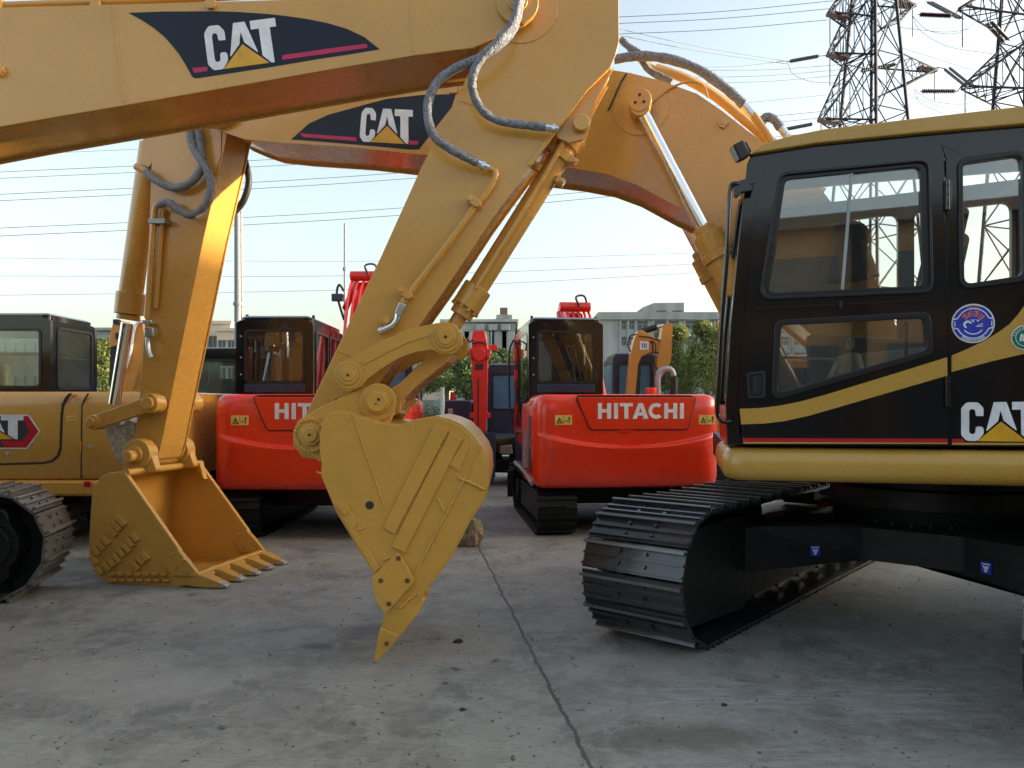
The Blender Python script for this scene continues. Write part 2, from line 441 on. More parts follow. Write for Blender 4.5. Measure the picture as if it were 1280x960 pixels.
# ================================================================= generic parts
def track(f, parent, L, H, w, pitch, mat, v=0.0, grousers=3, side_near=-1, name='track_chain', sag=.012):
    """crawler centred on f origin; u along the track. returns nothing"""
    r = H/2-.03; hs = L/2-H/2
    path = []
    def at(s):
        a = 2*hs; b = math.pi*r
        s %= 2*(a+b)
        if s < a: return (-hs+s, .03), (1, 0), (0, -1)
        s -= a
        if s < b:
            t = s/r; return (hs+r*math.sin(t), .03+r-r*math.cos(t)), (math.cos(t), math.sin(t)), (math.sin(t), -math.cos(t))
        s -= b
        if s < a:
            q = s/a; return (hs-s, .03+2*r-sag*math.sin(q*math.pi*3)**2), (-1, 0), (0, 1)
        s -= a; t = s/r
        return (-hs-r*math.sin(t), .03+r+r*math.cos(t)), (-math.cos(t), -math.sin(t)), (-math.sin(t), math.cos(t))
    tot = 2*(2*hs+math.pi*r); n = round(tot/pitch); p = tot/n
    mb = MB(); ch = MB(); ed = MB()
    for i in range(n):
        (u, z), t, m = at(i*p)
        T = f.u*t[0]+Vector((0, 0, t[1])); N = f.u*m[0]+Vector((0, 0, m[1])); S = f.n
        c = f.w(u, v, z)
        mb.obox(c, T*(p*.48), S*(w/2), N*.009)
        g = .024 if grousers > 1 else .03
        for k in range(grousers):
            o = (k-(grousers-1)/2)*p*.36 if grousers > 1 else -p*.2
            gg = g*(1.35 if k == 0 and grousers > 1 else .8 if grousers > 1 else 1)
            mb.obox(c+N*(gg/2+.004)+T*o, T*(.008 if grousers > 1 else .012), S*(w/2-.001), N*(gg/2+.004))
            if k == 0 and grousers > 1: ed.obox(c+N*(gg+.0095)+T*o, T*.0095, S*(w/2+.001), N*.003)
        for sv in (-1, 1):     # bolts and mud slots
            for tt in (-.2, .2):
                q = c+S*(sv*w*.13)+T*(tt*p)+N*.012
                mb.cyl(q, q+N*.012, .013, n=6)
            ch.obox(c-N*.045+S*(sv*.07), T*(p*.5), S*.02, N*.042)
    mb.build(name, mat, parent, ang=30)
    ch.build('chain_link', M['under'], parent, ang=30)
    if grousers > 1: ed.build('grouser_edge', M['worn_edge'], parent, smooth=False)
    else: ed.bm.free()
    fr = MB()
    fr.prism(f, rp([(-hs*.98, .17*H), (hs*.8, .17*H), (hs*.9, .36*H), (hs*.9, .70*H), (-hs*.98, .74*H), (-hs*1.05, .45*H)], .03), v-w*.34, v+w*.34)
    fr.prism(f, rp([(-hs*.9, .16*H), (hs*.8, .16*H), (hs*.8, .32*H), (-hs*.9, .32*H)], .01), v-w*.22, v-w*.19)
    fr.prism(f, rp([(-hs*.9, .16*H), (hs*.8, .16*H), (hs*.8, .32*H), (-hs*.9, .32*H)], .01), v+w*.19, v+w*.22)
    tf = fr.build('track_frame', M['under'], parent, bevel=.006)
    k = max(5, int(2*hs/.42))
    for i in range(k):
        u = -hs*.88+i*(hs*1.76)/(k-1); rr = .105*H/.85
        mbb = MB(); mbb.ucyl(f, u, .06+.045+rr*.6, v-w*.22, v+w*.22, rr); mbb.ucyl(f, u, .105+rr*.6, v-w*.25, v+w*.25, rr*.4)
        mbb.build('roller', M['under'], tf, bevel=.004)
    for u in (-hs*.35, hs*.35):
        MB().ucyl(f, u, .83*H-.02, v-w*.2, v+w*.2, .07*H/.85).build('carrier_roller', M['under'], tf, bevel=.004)
    ri = r-.085
    mb = MB(); mb.ucyl(f, -hs, .03+r, v-.06, v+.06, ri, 40); mb.ucyl(f, -hs, .03+r, v-.10, v+.10, ri*.86, 40); mb.ucyl(f, -hs, .03+r, v-w*.3, v+w*.3, ri*.35)
    mb.build('idler', M['under'], parent, bevel=.006)
    mb = MB()
    teeth = []
    for i in range(44):
        a = 2*math.pi*i/44; rr = ri+(.03 if i % 2 else -.015); teeth.append((hs+rr*math.cos(a), .03+r+rr*math.sin(a)))
    mb.prism(f, teeth, v-.04, v+.04)
    mb.ucyl(f, hs, .03+r, v-w*.48, v+w*.40, ri*.72, 40); mb.ucyl(f, hs, .03+r, v-w*.53, v+w*.42, ri*.55, 40)
    for i in range(14):
        a = 2*math.pi*i/14; mb.ucyl(f, hs+ri*.64*math.cos(a), .03+r+ri*.64*math.sin(a), v-w*.505, v-w*.46, .014, 6)
    mb.build('sprocket', M['under'], parent, bevel=.005)

def pane(f, pts, v, parent, mat, name='window', seal=.022, th=.006, sealmat='seal', out=.012):
    """glazed window: rubber seal ring with the glass as its sub-part"""
    sl = MB().prism(f, offset(pts, -seal*.55), v-out, v+.03, [offset(pts, seal*.45)]).build(name, M[sealmat], parent, bevel=.004)
    MB().prism(f, offset(pts, seal*.2), v+.004, v+.004+th).build('pane', mat, sl, smooth=False)
    return sl

def box_cab(f, parent, x0, x1, y0, y1, z0, z1, rear, sides, mat, gm, taper=.06, roofmat=None, seatmat='seat', front=True, filmrear=False):
    """operator's cab in frame f, x along u, y along n (near face y0). rear: window (x0,z0,x1,z1) or None; sides: list of windows in (y,z)"""
    T = .05
    fs = []
    out = rp([(x0, z0), (x1, z0), (x1, z1-.03), (x1-.05, z1), (x0+.05, z1), (x0, z1-.03)], .04)
    cab = MB()
    hs = [rect(*rear, .06)] if rear else None
    cab.prism(f, out, y0, y0+T, hs)
    if rear: fs.append((f, hs[0], y0, 0))
    fw = rect(x0+.10, z0+.35, x1-.10, z1-.14, .05)
    cab.prism(f, out, y1-T, y1, [fw]); fs.append((f, fw, y1-T, 1))
    L = f.side(x0+T); Rr = f.side(x1)          # u along +n
    so = rp([(y0+T+.001, z0), (y1-T-.001, z0), (y1-T-.001, z1-.03), (y0+T+.001, z1-.03)], .0)
    sh = [rect(a, b, c, d, .06) for a, b, c, d in sides]
    for fr in (L, Rr):
        cab.prism(fr, so, 0, T, sh)
    for h in sh: fs.append((L, h, T-.012, 1)); fs.append((Rr, h, 0, 0))
    o = cab.build('cab', mat, parent, bevel=.008)
    rf = MB(); xi = .03
    pl = rect(x0+xi, y0+xi, x1-xi, y1-xi, .08)
    rf.loft([[f.w(a, b, z1-.03) for a, b in pl], [f.w(a, b, z1+.035) for a, b in pl], [f.w(a, b, z1+.06) for a, b in offset(pl, .05)]])
    rf.build('roof', roofmat or mat, o, ang=50)
    MB().box(f, (x0+T, y0+T, z0), (x1-T, y1-T, z0+.04)).build('cab_floor', M['interior'], o)
    cx, cy = (x0+x1)/2, (y0+y1)/2+.05
    st = MB(); st.prism(f, rp([(cx-.24, z0+.55), (cx+.24, z0+.55), (cx+.22, z0+1.15), (cx-.22, z0+1.15)], .1), cy-.3, cy-.16)
    st.box(f, (cx-.25, cy-.3, z0+.42), (cx+.25, cy+.22, z0+.57)); st.box(f, (cx-.2, cy-.25, z0+.04), (cx+.2, cy+.15, z0+.42))
    st.build('seat', M[seatmat], o, bevel=.04, seg=3)
    cs = MB()
    for sx in (-1, 1): cs.box(f, (cx+sx*.32-.06, cy-.2, z0+.04), (cx+sx*.32+.06, cy+.3, z0+.62))
    cs.build('console', M['interior'], o, bevel=.02)
    for fr, h, v, inner in fs:
        is_rear = (fr is f and not inner)
        g = M['film'] if (filmrear is True) else gm
        sl = MB().prism(fr, offset(h, -.014), v-.01, v+.012, [offset(h, .014)]).build('window', M['seal'], o)
        MB().prism(fr, offset(h, .004), v+.013, v+.018).build('pane', g, o, smooth=False)
    return o

def plan_round(x0, x1, y0, y1, r, n=6): return rp([(x0, y0), (x1, y0), (x1, y1), (x0, y1)], r, n)
def body_loft(f, plan, zs, ins):
    return [[f.w(a, b, z) for a, b in (offset(plan, i) if abs(i) > 1e-6 else plan)] for z, i in zip(zs, ins)]

# ================================================================= the yard and the sky
def ground():
    mb = MB(); S = 900
    mb.quad([Vector(p) for p in ((-S, -200, 0), (S, -200, 0), (S, 1500, 0), (-S, 1500, 0))])
    o = mb.build('ground', M['concrete'], None, smooth=False, norm=False); tag(o, 'wide worn grey concrete yard with dirt stains and thin slab joints', 'ground', kind='structure')
ground()

# ================================================================= RIGHT BIG EXCAVATOR (its boom and bucket reach to the left)
FA = Frame(3.05, 5.54, -12.5)
def excavator_right():
    t = thing('excavator', 'large excavator with glossy black cab, arched ochre boom and open bucket flat on the concrete', 'excavator', (3.05, 5.54, 0))
    f = FA; v = -1.40
    # ---- undercarriage
    U = Frame(3.05, 5.54, 49.5)
    for s in (1, -1):
        o = U.w(0, 1.19 if s > 0 else -1.165, 0); fr = Frame(o.x, o.y, 49.5)
        tr = MB(); tr.box(fr, (-1.5, -.13, .5), (1.5, .13, .55)); trk = tr.build('crawler_track', M['under'], t)
        track(fr, trk, 4.45, .86, .70 if s > 0 else .74, .19, M['shoe'])
        # end covers of the roller frame, visible inside the chain
        MB().prism(fr, rp([(-2.07, .16), (-1.2, .12), (-1.2, .76), (-2.03, .74), (-2.12, .45)], .10), -.30, .30).build('recoil_housing', M['under'], trk, bevel=.01)
    xb = MB()
    Pl = [(-1.35, 1.0), (-.70, .30), (-.70, -.30), (-1.05, -1.02), (-.4, -1.02), (-.2, -.6), (.2, -.6), (.5, -1.02), (1.0, -1.02), (.65, -.3), (.65, .3), (1.0, 1.02), (.5, 1.02), (.2, .6), (-.2, .6), (-.5, 1.02)]
    Pl = rp(Pl, .10, 3)
    xb.loft([[U.w(a, b, .455-.13*max(0, abs(b)-.2)) for a, b in Pl], [U.w(a, b, .665) for a, b in Pl], [U.w(a*.96, b*.97, .69) for a, b in Pl], [U.w(a*.55, b*.6, .74) for a, b in Pl]])
    xo = xb.build('car_body', M['under'], t, bevel=.012)
    mb = MB(); mb.cyl(U.w(0, 0, .70), U.w(0, 0, .80), .66, .70, 48); mb.cyl(U.w(0, 0, .80), U.w(0, 0, .93), .70, n=48); mb.cyl(U.w(0, 0, .93), U.w(0, 0, 1.04), .62, n=48)
    for i in range(36):
        a = 2*math.pi*i/36; mb.cyl(U.w(.66*math.cos(a), .66*math.sin(a), .66), U.w(.66*math.cos(a), .66*math.sin(a), .72), .018, n=6)
    mb.build('swing_bearing', M['under'], t, bevel=.006)
    # two small blue stickers on the beam
    for (pa_, pb_, tt, z0) in (((-1.35, 1.0), (-.70, .30), .66, .51), ((-.70, -.30), (-1.05, -1.02), .2, .505)):
        a = U.w(*pa_, 0); b = U.w(*pb_, 0)
        d = (b-a).normalized(); c = a.lerp(b, tt)
        fr = Frame(c.x, c.y, math.degrees(math.atan2(d.y, d.x)))
        sk = MB().prism(fr, rect(-.034, z0-.036, .034, z0+.036, .006), -.012, -.004).build('beam_sticker', M['blue'], t, label='small square blue sticker on the black beam')
        mk = MB(); mk.prism(fr, rect(-.026, z0+.020, .026, z0+.026), -.015, -.012)
        mk.prism(fr, [(-.02, z0+.012), (-.012, z0+.012), (0, z0-.018), (.012, z0+.012), (.02, z0+.012), (.005, z0-.026), (-.005, z0-.026)], -.015, -.012)
        mk.prism(fr, circ(0, z0+.003, .008, 10), -.0155, -.012)
        mk.build('sticker_mark', M['white'], sk, smooth=False)
    # ---- upper frame with the ochre skirt
    mb = MB(); mb.prism(f, rp([(-1.5, 1.04), (2.7, 1.04), (2.7, 1.24), (-1.5, 1.24)], .01), -1.30, 1.30)
    mb.build('deck', M['under'], t, bevel=.01)
    mb = MB()
    lay = []
    prof = [(-1.345, 1.05), (-1.375, 1.065), (-1.39, 1.10), (-1.395, 1.15), (-1.385, 1.205), (-1.36, 1.235), (-1.30, 1.245)]
    ul = f.px(903, 580, -1.40)[0]
    mb2 = MB()
    rows = []
    for (vv, z) in prof:
        ins = -(-1.395-vv)
        row = [f.w(ul+ins, -.42, z)]
        for a in range(0, 91, 15):
            row.append(f.w(ul+.13-(.13-ins)*math.cos(R(a)), vv+.13-.13*math.sin(R(a)), z))
        row.append(f.w(2.75, vv, z)); rows.append(row)
    bm = mb2.bm
    RV = [[bm.verts.new(p) for p in r] for r in rows]
    for A, B in zip(RV, RV[1:]):
        for i in range(len(A)-1): bm.faces.new((A[i], A[i+1], B[i+1], B[i]))
    mb2.build('skirt_panel', M['band'], t, ang=60)
    # ---- cab body: near side wall with door, rear panel
    C = MB()
    wall = [(909, 556), (907, 505), (913, 405), (925, 285), (934, 205), (940, 192), (1020, 179), (1149, 166), (1290, 153.5), (1500, 138), (1560, 560)]
    whole = f.pts(v+.03, wall)
    rearwin_px = rp([(1203, 200), (1279, 190), (1280, 346), (1205, 358)], 11)
    doorhole_px = rp([(951, 372), (976, 218), (1162, 200), (1166, 364)], 12)
    lowhole_px = rp([(966, 500), (970, 402), (1162, 392), (1166, 442)], 10)
    C.prism(f, whole, v+.03, v+.07, [f.pts(v+.03, rp([(926, 550), (924, 505), (935, 380), (955, 215), (975, 200), (1176, 180), (1182, 200), (1184, 550)], 6)), f.pts(v+.03, rearwin_px)])
    cab = C.build('cab', M['black'], t, bevel=.006, label='glossy black operator cab with sliding side window')
    # far side wall, front pillars, rear wall of the cab
    uf = f.px(922, 500, v)[0]; ur = .42
    fl = MB()
    wl = rp([(uf+.02, 1.26), (uf-.02, 1.6), (uf+.05, 2.3), (uf+.14, 2.84), (ur, 2.97), (ur, 1.26)], .04)
    fl.prism(f, wl, -.47, -.43, [rp([(uf+.12, 1.75), (uf+.17, 2.3), (uf+.25, 2.70), (uf+1.10, 2.78), (uf+1.10, 1.75)], .06), rp([(uf+1.2, 1.75), (uf+1.2, 2.78), (ur-.1, 2.82), (ur-.1, 1.75)], .06)])
    fl.build('far_wall', M['black'], cab, bevel=.006)
    fr = MB()
    P0 = [f.px(909, 556, v+.03), f.px(907, 505, v+.03), f.px(913, 405, v+.03), f.px(925, 285, v+.03), f.px(937, 200, v+.03)]
    for vv in (v+.035, -.50):
        fr.prism(f, [tuple(p) for p in P0]+[(p[0]+.075, p[1]) for p in reversed(P0)], vv, vv+.06)
    fr.prism(f, [tuple(P0[0]), tuple(P0[1]), (P0[1][0]+.05, P0[1][1]), (P0[0][0]+.05, P0[0][1])], v+.095, -.5)
    fr.prism(f, [(P0[4][0], P0[4][1]-.06), (P0[4][0]+.02, P0[4][1]+.02), (P0[4][0]+.09, P0[4][1]+.02), (P0[4][0]+.07, P0[4][1]-.06)], v+.095, -.5)
    fr.build('front_pillar', M['black'], cab, bevel=.012)
    ws = MB(); ws.prism(f, [(P0[1][0]+.02, P0[1][1]+.02), (P0[2][0]+.02, P0[2][1]), (P0[3][0]+.02, P0[3][1]), (P0[4][0]+.03, P0[4][1]-.05), (P0[4][0]+.036, P0[4][1]-.05), (P0[3][0]+.026, P0[3][1]), (P0[2][0]+.026, P0[2][1]), (P0[1][0]+.026, P0[1][1]+.02)], v+.1, -.51)
    ws.build('windscreen', M['glass'], cab, smooth=False)
    # rear wall of cab with window
    rs = f.side(ur)
    MB().prism(rs, [(-1.33, 1.26), (-.47, 1.26), (-.47, 2.96), (-1.33, 2.96)], -.02, .02, [rect(-1.2, 1.9, -.6, 2.75, .06)]).build('rear_wall', M['black'], cab, bevel=.006)
    # roof
    e = [(940, 192), (1020, 179), (1149, 166), (1290, 153.5)]; tp = [(1290, 131), (1149, 147), (1030, 161), (985, 170), (955, 179), (942, 188)]
    rf = MB(); mid = f.pts(v-.01, e+tp)
    mid[3] = (ur+.06, mid[3][1]+.006); mid[4] = (ur+.06, mid[3][1]+.11)
    rf.prism(f, mid, v-.01, -.42)
    rf.build('cab_roof', M['band'], cab, bevel=.03, seg=4, ang=60)
    MB().prism(f, [(mid[0][0]+.06, mid[0][1]-.012), (mid[1][0], mid[1][1]-.012), (mid[2][0], mid[2][1]-.012), (ur, mid[3][1]-.012), (ur, mid[3][1]+.0), (mid[2][0], mid[2][1]+.0), (mid[1][0], mid[1][1]+.0), (mid[0][0]+.06, mid[0][1])], v+.08, -.5).build('headlining', M['interior'], cab)
    # door
    dp = rp([(929, 555), (923, 505), (931, 395), (949, 235), (957, 206), (972, 198), (1174, 176), (1180, 192), (1186, 555)], 7)
    D = MB().pp(f, dp, v+.005, v+.035, [doorhole_px, lowhole_px]).build('door', M['black'], t, bevel=.008, seg=3)
    def ring(outer, inner, v0, v1, name, par, mat='seal'):
        return MB().prism(f, f.pts(v0, outer), v0, v1, [f.pts(v0, inner)]).build(name, M[mat], par, bevel=.005, seg=3)
    # window gaskets + glass are parts of the cab
    g1 = rp([(961, 366), (982, 225), (1150, 208), (1153, 357)], 8)
    ring(rp([(948, 375), (974, 215), (1163, 198), (1168, 366)], 14), rp([(953, 371), (977, 219), (1160, 201), (1164, 362)], 12), v-.008, v+.006, 'window_frame', cab)
    ring(rp([(951, 373), (976.5, 217), (1163, 199.5), (1167.5, 365)], 11), g1, v+.010, v+.034, 'window_frame', cab)
    G = M['glass']
    gl = MB(); gl.pp(f, rp([(960, 367), (981, 224), (1066, 215), (1053, 363)], 6), v+.018, v+.023); gl.build('sliding_window', G, cab, smooth=False)
    gl = MB(); gl.pp(f, rp([(1052, 363), (1064, 215), (1151, 207), (1154, 358)], 6), v+.030, v+.035); gl.build('window_pane', G, cab, smooth=False)
    MB().pp(f, [(1051, 363), (1063, 215), (1067, 215), (1055, 363)], v+.012, v+.024).build('window_bar', M['gun'], cab, bevel=.002)
    MB().pp(f, rp([(965, 304), (971, 304), (969, 322), (963, 322)], 1), v+.004, v+.016).build('window_latch', M['rubber'], cab, bevel=.002)
    ring(rp([(964, 502), (969, 400), (1163, 389), (1168, 443)], 12), rp([(971, 492), (977, 406), (1156, 397), (1159, 437)], 8), v-.008, v+.03, 'window_frame', cab)
    MB().pp(f, rp([(970, 494), (976, 405), (1157, 396), (1160, 438)], 8), v+.020, v+.025).build('window_pane', G, cab, smooth=False)
    MB().pp(f, [(1131, 402), (1135, 402), (1135, 450), (1131, 452)], v+.022, v+.034).build('window_bar', M['rubber'], cab)
    ring(rp([(1198, 197), (1284, 186), (1285, 351), (1200, 362)], 14), rp([(1204, 204), (1278, 193), (1279, 344), (1206, 355)], 9), v+.01, v+.045, 'window_frame', cab)
    MB().pp(f, rp([(1203, 203), (1279, 192), (1280, 345), (1205, 356)], 9), v+.038, v+.043).build('window_pane', G, cab, smooth=False)
    # pressed beads on the door
    bd = MB(); bd.pp(f, [(944, 385), (1164, 374), (1164, 377), (944, 388)], v+.002, v+.006); bd.build('door_bead', M['black'], D, bevel=.002)
    MB().pp(f, rp([(1049, 376), (1053, 376), (1053, 386), (1049, 386)], 1), v-.01, v+.006).build('door_button', M['rubber'], D, bevel=.002)
    # door latch
    lt = MB(); lt.prism(f, f.pts(v-.006, rp([(933, 466), (957, 463), (957, 497), (935, 498)], 3)), v-.006, v+.005, [f.pts(v-.006, rp([(937, 469), (953, 467), (953, 494), (938, 495)], 2))])
    lt.pp(f, [(938, 470), (952, 468), (952, 493), (939, 494)], v+.002, v+.004)
    lt.pp(f, rp([(942, 470), (946, 470), (946, 492), (942, 492)], 1), v-.012, v+.004)
    lt.build('door_latch', M['rubber'], D, bevel=.002)
    for y0, y1 in ((224, 262), (470, 508)):
        h = MB(); u, z = f.px(1185, y0, v-.02); u1, z1 = f.px(1185, y1, v-.02)
        h.cyl(f.w(u, v-.012, z), f.w(u, v-.012, z1), .014, n=12)
        for q in (.2, .5, .8): h.cyl(f.w(u, v-.012, z+(z1-z)*q-.004), f.w(u, v-.012, z+(z1-z)*q+.004), .016, n=12)
        h.pp(f, rp([(1181, y0+2), (1190, y0+1), (1190, y1-2), (1181, y1-1)], 1), v-.006, v+.03)
        h.build('hinge', M['black'], D, bevel=.002)
    # ochre swoosh and the red line on the door
    sw = [(924.5, 511), (950, 510), (975, 507), (1000, 502), (1030, 494), (1110, 469.5), (1184, 446.5), (1184.3, 469.5), (1110, 491), (1050, 508.5), (1010, 520), (980, 526.5), (955, 529.5), (926.5, 530.5)]
    MB().pp(f, sw, v+.002, v+.006).build('ochre_stripe', M['band'], D, smooth=False)
    MB().pp(f, [(928.5, 547.5), (1184.5, 548.5), (1184.6, 553), (929, 552)], v+.002, v+.006).build('red_line', M['redstripe'], D, smooth=False)
    MB().pp(f, [(929, 552.3), (1184.6, 553.3), (1184.6, 555), (929, 554.5)], v+.0025, v+.006).build('ochre_line', M['band'], D, smooth=False)
    vp = v+.026
    sw2 = [(1189.5, 444.5), (1205, 438), (1230, 426.5), (1250, 414), (1262, 405), (1272, 394), (1284, 377), (1300, 345), (1310, 300), (1335, 300), (1330, 360), (1320, 432), (1290, 440), (1240, 451.5), (1189.5, 465)]
    MB().pp(f, sw2, vp, vp+.004).build('ochre_stripe', M['band'], cab, smooth=False)
    MB().pp(f, [(1190, 548.5), (1204, 548.5), (1206, 553), (1190, 553)], vp, vp+.004).build('red_line', M['redstripe'], cab, smooth=False)
    MB().pp(f, [(1190, 553.3), (1480, 554.3), (1480, 557), (1190, 556)], vp, vp+.004).build('ochre_line', M['band'], cab, smooth=False)
    cat_logo(f, vp+.004, ((1201.5, 551), (1302, 552.5), (1201.5, 503), (1301, 502)), cab, th=.003)
    # round stickers
    def disc(x, y, rx, mat, nm, par, vv, sc=1.0, label=None, hole=None):
        u, z = f.px(x, y, vv); u2 = f.px(x+rx, y, vv)[0]; r = abs(u2-u)*sc
        return MB().prism(f, circ(u, z, r, 40), vv, vv+.0015, [circ(u, z, hole*r, 40)] if hole else None).build(nm, mat, par, smooth=False, label=label), u, z, r
    s1, u, z, r = disc(1216.3, 404.3, 27.3, M['white'], 'round_sticker', t, vp+.002, label='round white rimmed blue sticker with orange characters')
    k = MB()
    k.prism(f, circ(u, z, r*.93, 40), vp, vp+.0015); k.build('blue_field', M['blue'], s1, smooth=False)
    k = MB()
    for a0, a1 in ((22, 158), (202, 338)):
        k.prism(f, circ(u, z, r*.78, 20, a0, a1)+circ(u, z, r*.73, 20, a1, a0), vp-.002, vp)
    for sx in (-1, 1):
        k.prism(f, [(u+sx*r*.69, z+r*.31), (u+sx*r*.93, z+r*.24), (u+sx*r*.93, z+r*.18), (u+sx*r*.69, z+r*.25)], vp-.002, vp)
        k.prism(f, [(u+sx*r*.69, z-r*.31), (u+sx*r*.93, z-r*.24), (u+sx*r*.93, z-r*.18), (u+sx*r*.69, z-r*.25)], vp-.002, vp)
        k.prism(f, rect(u+sx*r*.85-r*.02, z-r*.14, u+sx*r*.85+r*.02, z+r*.12), vp-.002, vp)
    # winking smile
    k.prism(f, circ(u, z-.05*r, r*.52, 14, 215, 325)+circ(u, z-.05*r, r*.47, 14, 325, 215), vp-.002, vp)
    k.prism(f, circ(u-r*.26, z-.05*r, r*.2, 12, 20, 250)+circ(u-r*.24, z-.07*r, r*.12, 12, 250, 20), vp-.002, vp)
    k.prism(f, [(u+r*.12, z-.14*r), (u+r*.44, z+.0*r), (u+r*.44, z-.03*r), (u+r*.16, z-.17*r)], vp-.002, vp)
    k.prism(f, [(u+r*.18, z-.16*r), (u+r*.46, z-.12*r), (u+r*.46, z-.15*r), (u+r*.18, z-.19*r)], vp-.002, vp)
    k.prism(f, [(u-r*.12, z+.2*r), (u-r*.06, z+.2*r), (u, z+.10*r), (u+.03*r, z+.22*r), (u+.07*r, z+.22*r), (u+.01*r, z+.04*r)], vp-.002, vp)
    k.prism(f, [(u+r*.12, z+.2*r), (u+r*.16, z+.2*r), (u+r*.2, z+.12*r), (u+.26*r, z+.2*r), (u+.3*r, z+.18*r), (u+.21*r, z+.07*r)], vp-.002, vp)
    k.build('sticker_drawing', M['white'], s1, smooth=False)
    def glyphs(mb, n, rad, a0, a1, size, vv, seed, U0=u, Z0=z):
        g = random.Random(seed)
        for i in range(n):
            a = R(a0+(a1-a0)*(i+.5)/n); cx, cz = U0+rad*math.cos(a), Z0+rad*math.sin(a)
            t = a-math.pi/2
            def q(x, y): return (cx+(x*math.cos(t)-y*math.sin(t))*size, cz+(x*math.sin(t)+y*math.cos(t))*size)
            def bar(x0, y0, x1, y1): mb.prism(f, [q(x0, y0), q(x1, y0), q(x1, y1), q(x0, y1)], vv-.002, vv)
            for yy in (-.45, -.1, .25): bar(-.45+.1*g.random(), yy, .45-.1*g.random(), yy+.13)
            xx = g.choice((-.3, .0, .2)); bar(xx, -.31, xx+.14, -.11); bar(xx, .04, xx+.14, .24); bar(g.choice((-.35, .2)), .39, .36, .5)
    k = MB(); glyphs(k, 4, r*.50, 152, 28, r*.30, vp, 4); glyphs(k, 6, r*.855, 112, 68, r*.10, vp, 6); k.build('orange_character', M['orange_ink'], s1, smooth=False)
    k = MB(); glyphs(k, 12, r*.855, 232, 308, r*.12, vp, 5); k.build('small_character', M['white'], s1, smooth=False)
    s2, u, z, r = disc(1281.2, 422, 17.5, M['white'], 'round_sticker', t, vp-.003, label='small round green sticker with a white rim')
    k = MB(); k.prism(f, circ(u, z, r*.92, 36), vp-.005, vp-.003); k.build('green_field', M['green'], s2, smooth=False)
    k = MB(); k.prism(f, circ(u, z, r*.70, 32), vp-.007, vp-.005, [circ(u, z, r*.66, 32)])
    for i in range(4): k.prism(f, rp([(u-r*.42+i*r*.2, z-r*.3), (u-r*.28+i*r*.2, z-r*.3), (u-r*.18+i*r*.2, z+r*.30), (u-r*.32+i*r*.2, z+r*.30)], r*.05), vp-.007, vp-.005)
    glyphs(k, 7, r*.80, 175, 60, r*.14, vp-.005, 9, u, z)
    k.build('sticker_drawing', M['white'], s2, smooth=False)
    # interior
    zf = 1.27
    MB().box(f, (uf+.06, -1.32, zf), (ur-.03, -.48, zf+.03)).build('cab_floor', M['interior'], cab)
    sx = f.px(1150, 300, -.95)[0]
    st = MB(); st.prism(f, rp([(sx-.04, zf+.62), (sx+.10, zf+.62), (sx+.22, zf+1.22), (sx+.10, zf+1.24)], .05), -1.15, -.68)
    st.prism(f, rp([(sx-.48, zf+.44), (sx+.08, zf+.44), (sx+.08, zf+.60), (sx-.48, zf+.62)], .05), -1.17, -.66)
    st.prism(f, rp([(sx-.3, zf+.03), (sx, zf+.03), (sx, zf+.44), (sx-.3, zf+.44)], .02), -1.1, -.72)
    st.prism(f, rp([(sx+.10, zf+1.20), (sx+.22, zf+1.20), (sx+.26, zf+1.40), (sx+.16, zf+1.42)], .04), -1.02, -.80)
    st.build('seat', M['seat'], cab, bevel=.03, seg=3)
    cs = MB()
    for vv in (-.62,): cs.prism(f, rp([(sx-.55, zf+.03), (sx-.1, zf+.03), (sx+.0, zf+.66), (sx-.60, zf+.70)], .04), vv, vv+.12)
    cs.prism(f, rp([(uf+.10, zf+.03), (uf+.2, zf+.03), (uf+.24, zf+.75), (uf+.16, zf+.8)], .03), -.66, -.54)
    cs.build('console', M['interior'], cab, bevel=.02)
    MB().pp(f, rp([(1040, 470), (1052, 444), (1165, 432), (1165, 520), (1040, 520)], 4), -1.18, -1.02).build('side_console', M['cream'], cab, bevel=.02)
    k = MB(); a_ = f.px(960, 446, -1.2); b_ = f.px(1060, 450, -1.2); k.cyl(f.w(a_[0], -1.2, a_[1]), f.w(b_[0], -1.2, b_[1]), .008, n=8); k.build('pull_bar', M['cream'], cab)
    # control lever with a rubber boot and the box behind it
    cu, cz = f.px(1062, 452, -1.2)
    lv = MB(); lv.cyl(f.w(cu, -1.24, cz-.085), f.w(cu, -1.24, cz+.05), .085, .05, 18); lv.cyl(f.w(cu, -1.2, cz+.07), f.w(cu+.01, -1.2, cz+.14), .028, .02, 12)
    lv.build('control_lever', M['plastic'], cab, bevel=.02, seg=3)
    bmh = MB(); hu, hz = f.px(1070, 285, -.8)
    bmesh.ops.create_uvsphere(bmh.bm, u_segments=20, v_segments=12, radius=1, matrix=Matrix.Translation(f.w(hu, -.62, hz-.02)) @ Matrix.Diagonal((.13, .10, .11, 1)))
    bmh.cyl(f.w(hu, -.62, hz-.06), f.w(hu+.02, -.62, hz-.3), .10, .16, 16)
    bmh.build('headrest_cover', M['seat'], cab, label='dark bundle behind the side window')
    mu, mz = f.px(1112, 262, -.5)
    MB().prism(f, rp([(mu-.09, mz-.05), (mu+.09, mz-.05), (mu+.1, mz+.06), (mu-.1, mz+.06)], .04), -.53, -.51).build('mirror', M['rubber'], cab, bevel=.006)
    # work lamp, grab rail and its bracket
    lp = MB(); c0 = f.w(*[f.px(922, 190, v)[0], v, f.px(922, 190, v)[1]])
    d = (-f.u*.85+f.n*-.25+Vector((0, 0, -.45))).normalized(); sd = d.cross(Vector((0, 0, 1))).normalized(); up = sd.cross(d)
